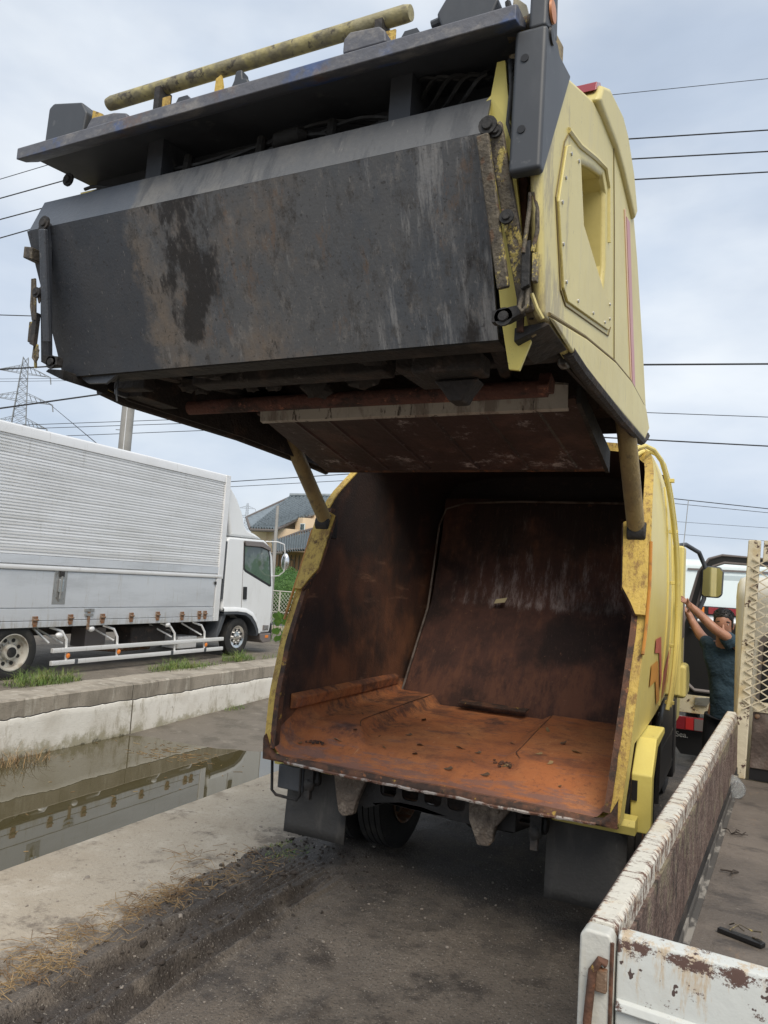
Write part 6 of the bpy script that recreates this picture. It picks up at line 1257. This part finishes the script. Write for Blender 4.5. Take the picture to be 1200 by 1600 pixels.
for (a, b, r, lab) in (((-38.82, 18.19, 9.14), (-6.36, 20.87, 8.13), .008, 'faint upper wire crossing the pylon at the left'), ((-38.82, 18.21, 9.0), (-6.36, 20.87, 8.09), .008, 'faint lower wire crossing the pylon at the left'),
        ((-38.78, 18.45, 6.78), (-6.34, 20.98, 7.13), .012, 'upper of three wires passing the utility pole above the box truck'), ((-38.78, 18.46, 6.63), (-6.33, 20.99, 6.98), .012, 'middle of three wires passing the utility pole above the box truck'),
        ((-38.77, 18.51, 6.17), (-6.33, 21.01, 6.81), .012, 'lowest of three wires passing the utility pole above the box truck'), ((-38.71, 18.83, 3.30), (-6.31, 21.16, 5.48), .014, 'upper wire above the house roof left of the hopper'), ((-38.71, 18.83, 3.27), (-6.30, 21.18, 5.24), .010, 'lower thin wire above the house roof left of the hopper')):
    wire(b, a, r, lab, grow=.3)
for (a, b, r, lab) in (((-6.51, 20.01, 16.06), (5.90, 27.99, 19.78), .010, 'highest thin wire at the upper right of the sky'), ((-6.49, 20.14, 14.84), (5.94, 28.20, 17.88), .022, 'first of three close wires at the upper right of the sky'),
        ((-6.47, 20.20, 14.27), (5.95, 28.28, 17.14), .022, 'second of three close wires at the upper right of the sky'), ((-6.46, 20.27, 13.66), (5.96, 28.35, 16.48), .022, 'third of three close wires at the upper right of the sky'),
        ((-6.36, 20.84, 8.37), (6.09, 29.06, 9.99), .030, 'thick twisted cable at mid height right of the tailgate'), ((-6.34, 20.98, 7.13), (6.13, 29.27, 8.01), .012, 'thin wire just below the twisted cable at the right'),
        ((-6.32, 21.06, 6.39), (6.15, 29.39, 6.98), .022, 'thick wire level with the tailgate bottom at the right'), ((-6.30, 21.21, 4.95), (6.19, 29.64, 4.63), .014, 'upper of two close wires above the mesh headboard'),
        ((-6.29, 21.23, 4.77), (6.19, 29.64, 4.55), .009, 'lower of two close wires above the mesh headboard'), ((-6.28, 21.31, 4.10), (6.20, 29.68, 4.24), .006, 'faint wire higher behind the open truck door'), ((-6.27, 21.34, 3.76), (6.21, 29.73, 3.78), .006, 'faint lowest wire behind the open truck door')):
    wire(a, b, r, lab, grow=.9)
def pylon(loc, label, scale=1.0, yaw=0.0):
    P_ = thing('lattice_pylon', label, 'pylon', loc, rotz=yaw, local=True); P_.scale = (scale,) * 3
    HT = 44.5
    def hw_(z): return float(np.interp(z, [0, 24, 36, 44.5], [4.2, 1.75, 1.0, .5]))
    for sx in (-1, 1):
        for sy in (-1, 1): MB().tube([(sx * hw_(z), sy * hw_(z), z) for z in (0, 24, 36, 44.5)], .11, 4).build('leg', 'tower_steel', P_)
    m = MB(); zs = [0, 4, 8, 12, 15.5, 18.5, 21.2, 23.6, 25.8, 27.8, 29.7, 31.5, 33.2, 34.9, 36.5, 38.1, 39.7, 41.3, 42.9, 44.5]
    for i in range(len(zs) - 1):
        a, b = hw_(zs[i]), hw_(zs[i + 1])
        for (u, v_) in (((-1, -1), (1, -1)), ((1, -1), (1, 1)), ((1, 1), (-1, 1)), ((-1, 1), (-1, -1))):
            m.tube([(u[0] * a, u[1] * a, zs[i]), (v_[0] * b, v_[1] * b, zs[i + 1])], .05, 3, False); m.tube([(v_[0] * a, v_[1] * a, zs[i]), (u[0] * b, u[1] * b, zs[i + 1])], .05, 3, False)
            m.tube([(u[0] * a, u[1] * a, zs[i]), (v_[0] * a, v_[1] * a, zs[i])], .05, 3, False)
    q = m.build('lattice_bracing', 'tower_steel', P_, smooth=0); q['kind'] = 'stuff'
    for (z, ln_) in ((29.5, 5.6), (35.0, 6.2), (41.0, 5.2)):
        for s_ in (-1, 1):
            m = MB(); w0 = hw_(z)
            for sy in (-1, 1):
                m.tube([(s_ * w0, sy * w0, z + 1.6), (s_ * ln_, 0, z)], .07, 4); m.tube([(s_ * w0, sy * w0, z), (s_ * ln_, 0, z)], .07, 4)
                for k in range(1, 5):
                    t = k / 5; x = w0 + (ln_ - w0) * t; m.tube([(s_ * x, sy * w0 * (1 - t), z), (s_ * (x - .6), sy * w0 * (1 - t + .1), z + 1.6 * (1 - t + .1))], .045, 3)
            q = m.build('cross_arm', 'tower_steel', P_, smooth=0)
            MB().tube([(s_ * ln_, 0, z), (s_ * (ln_ + .25), -.4, z - 1.6)], .13, 6).build('insulator', 'tower_steel', P_)
    return P_
pylon((-141.6, 106.4, 0), 'large steel lattice pylon at the left above the box truck', 1.0, R_(50))
pylon((-291, 390, 0), 'tiny distant lattice pylon above the house roof', 1.0, R_(36))
wire((-134.5, 107.3, 34.5), (-53.2, 51.2, 10.97), .05, 'thin wire slanting down from the pylon arm behind the box truck')
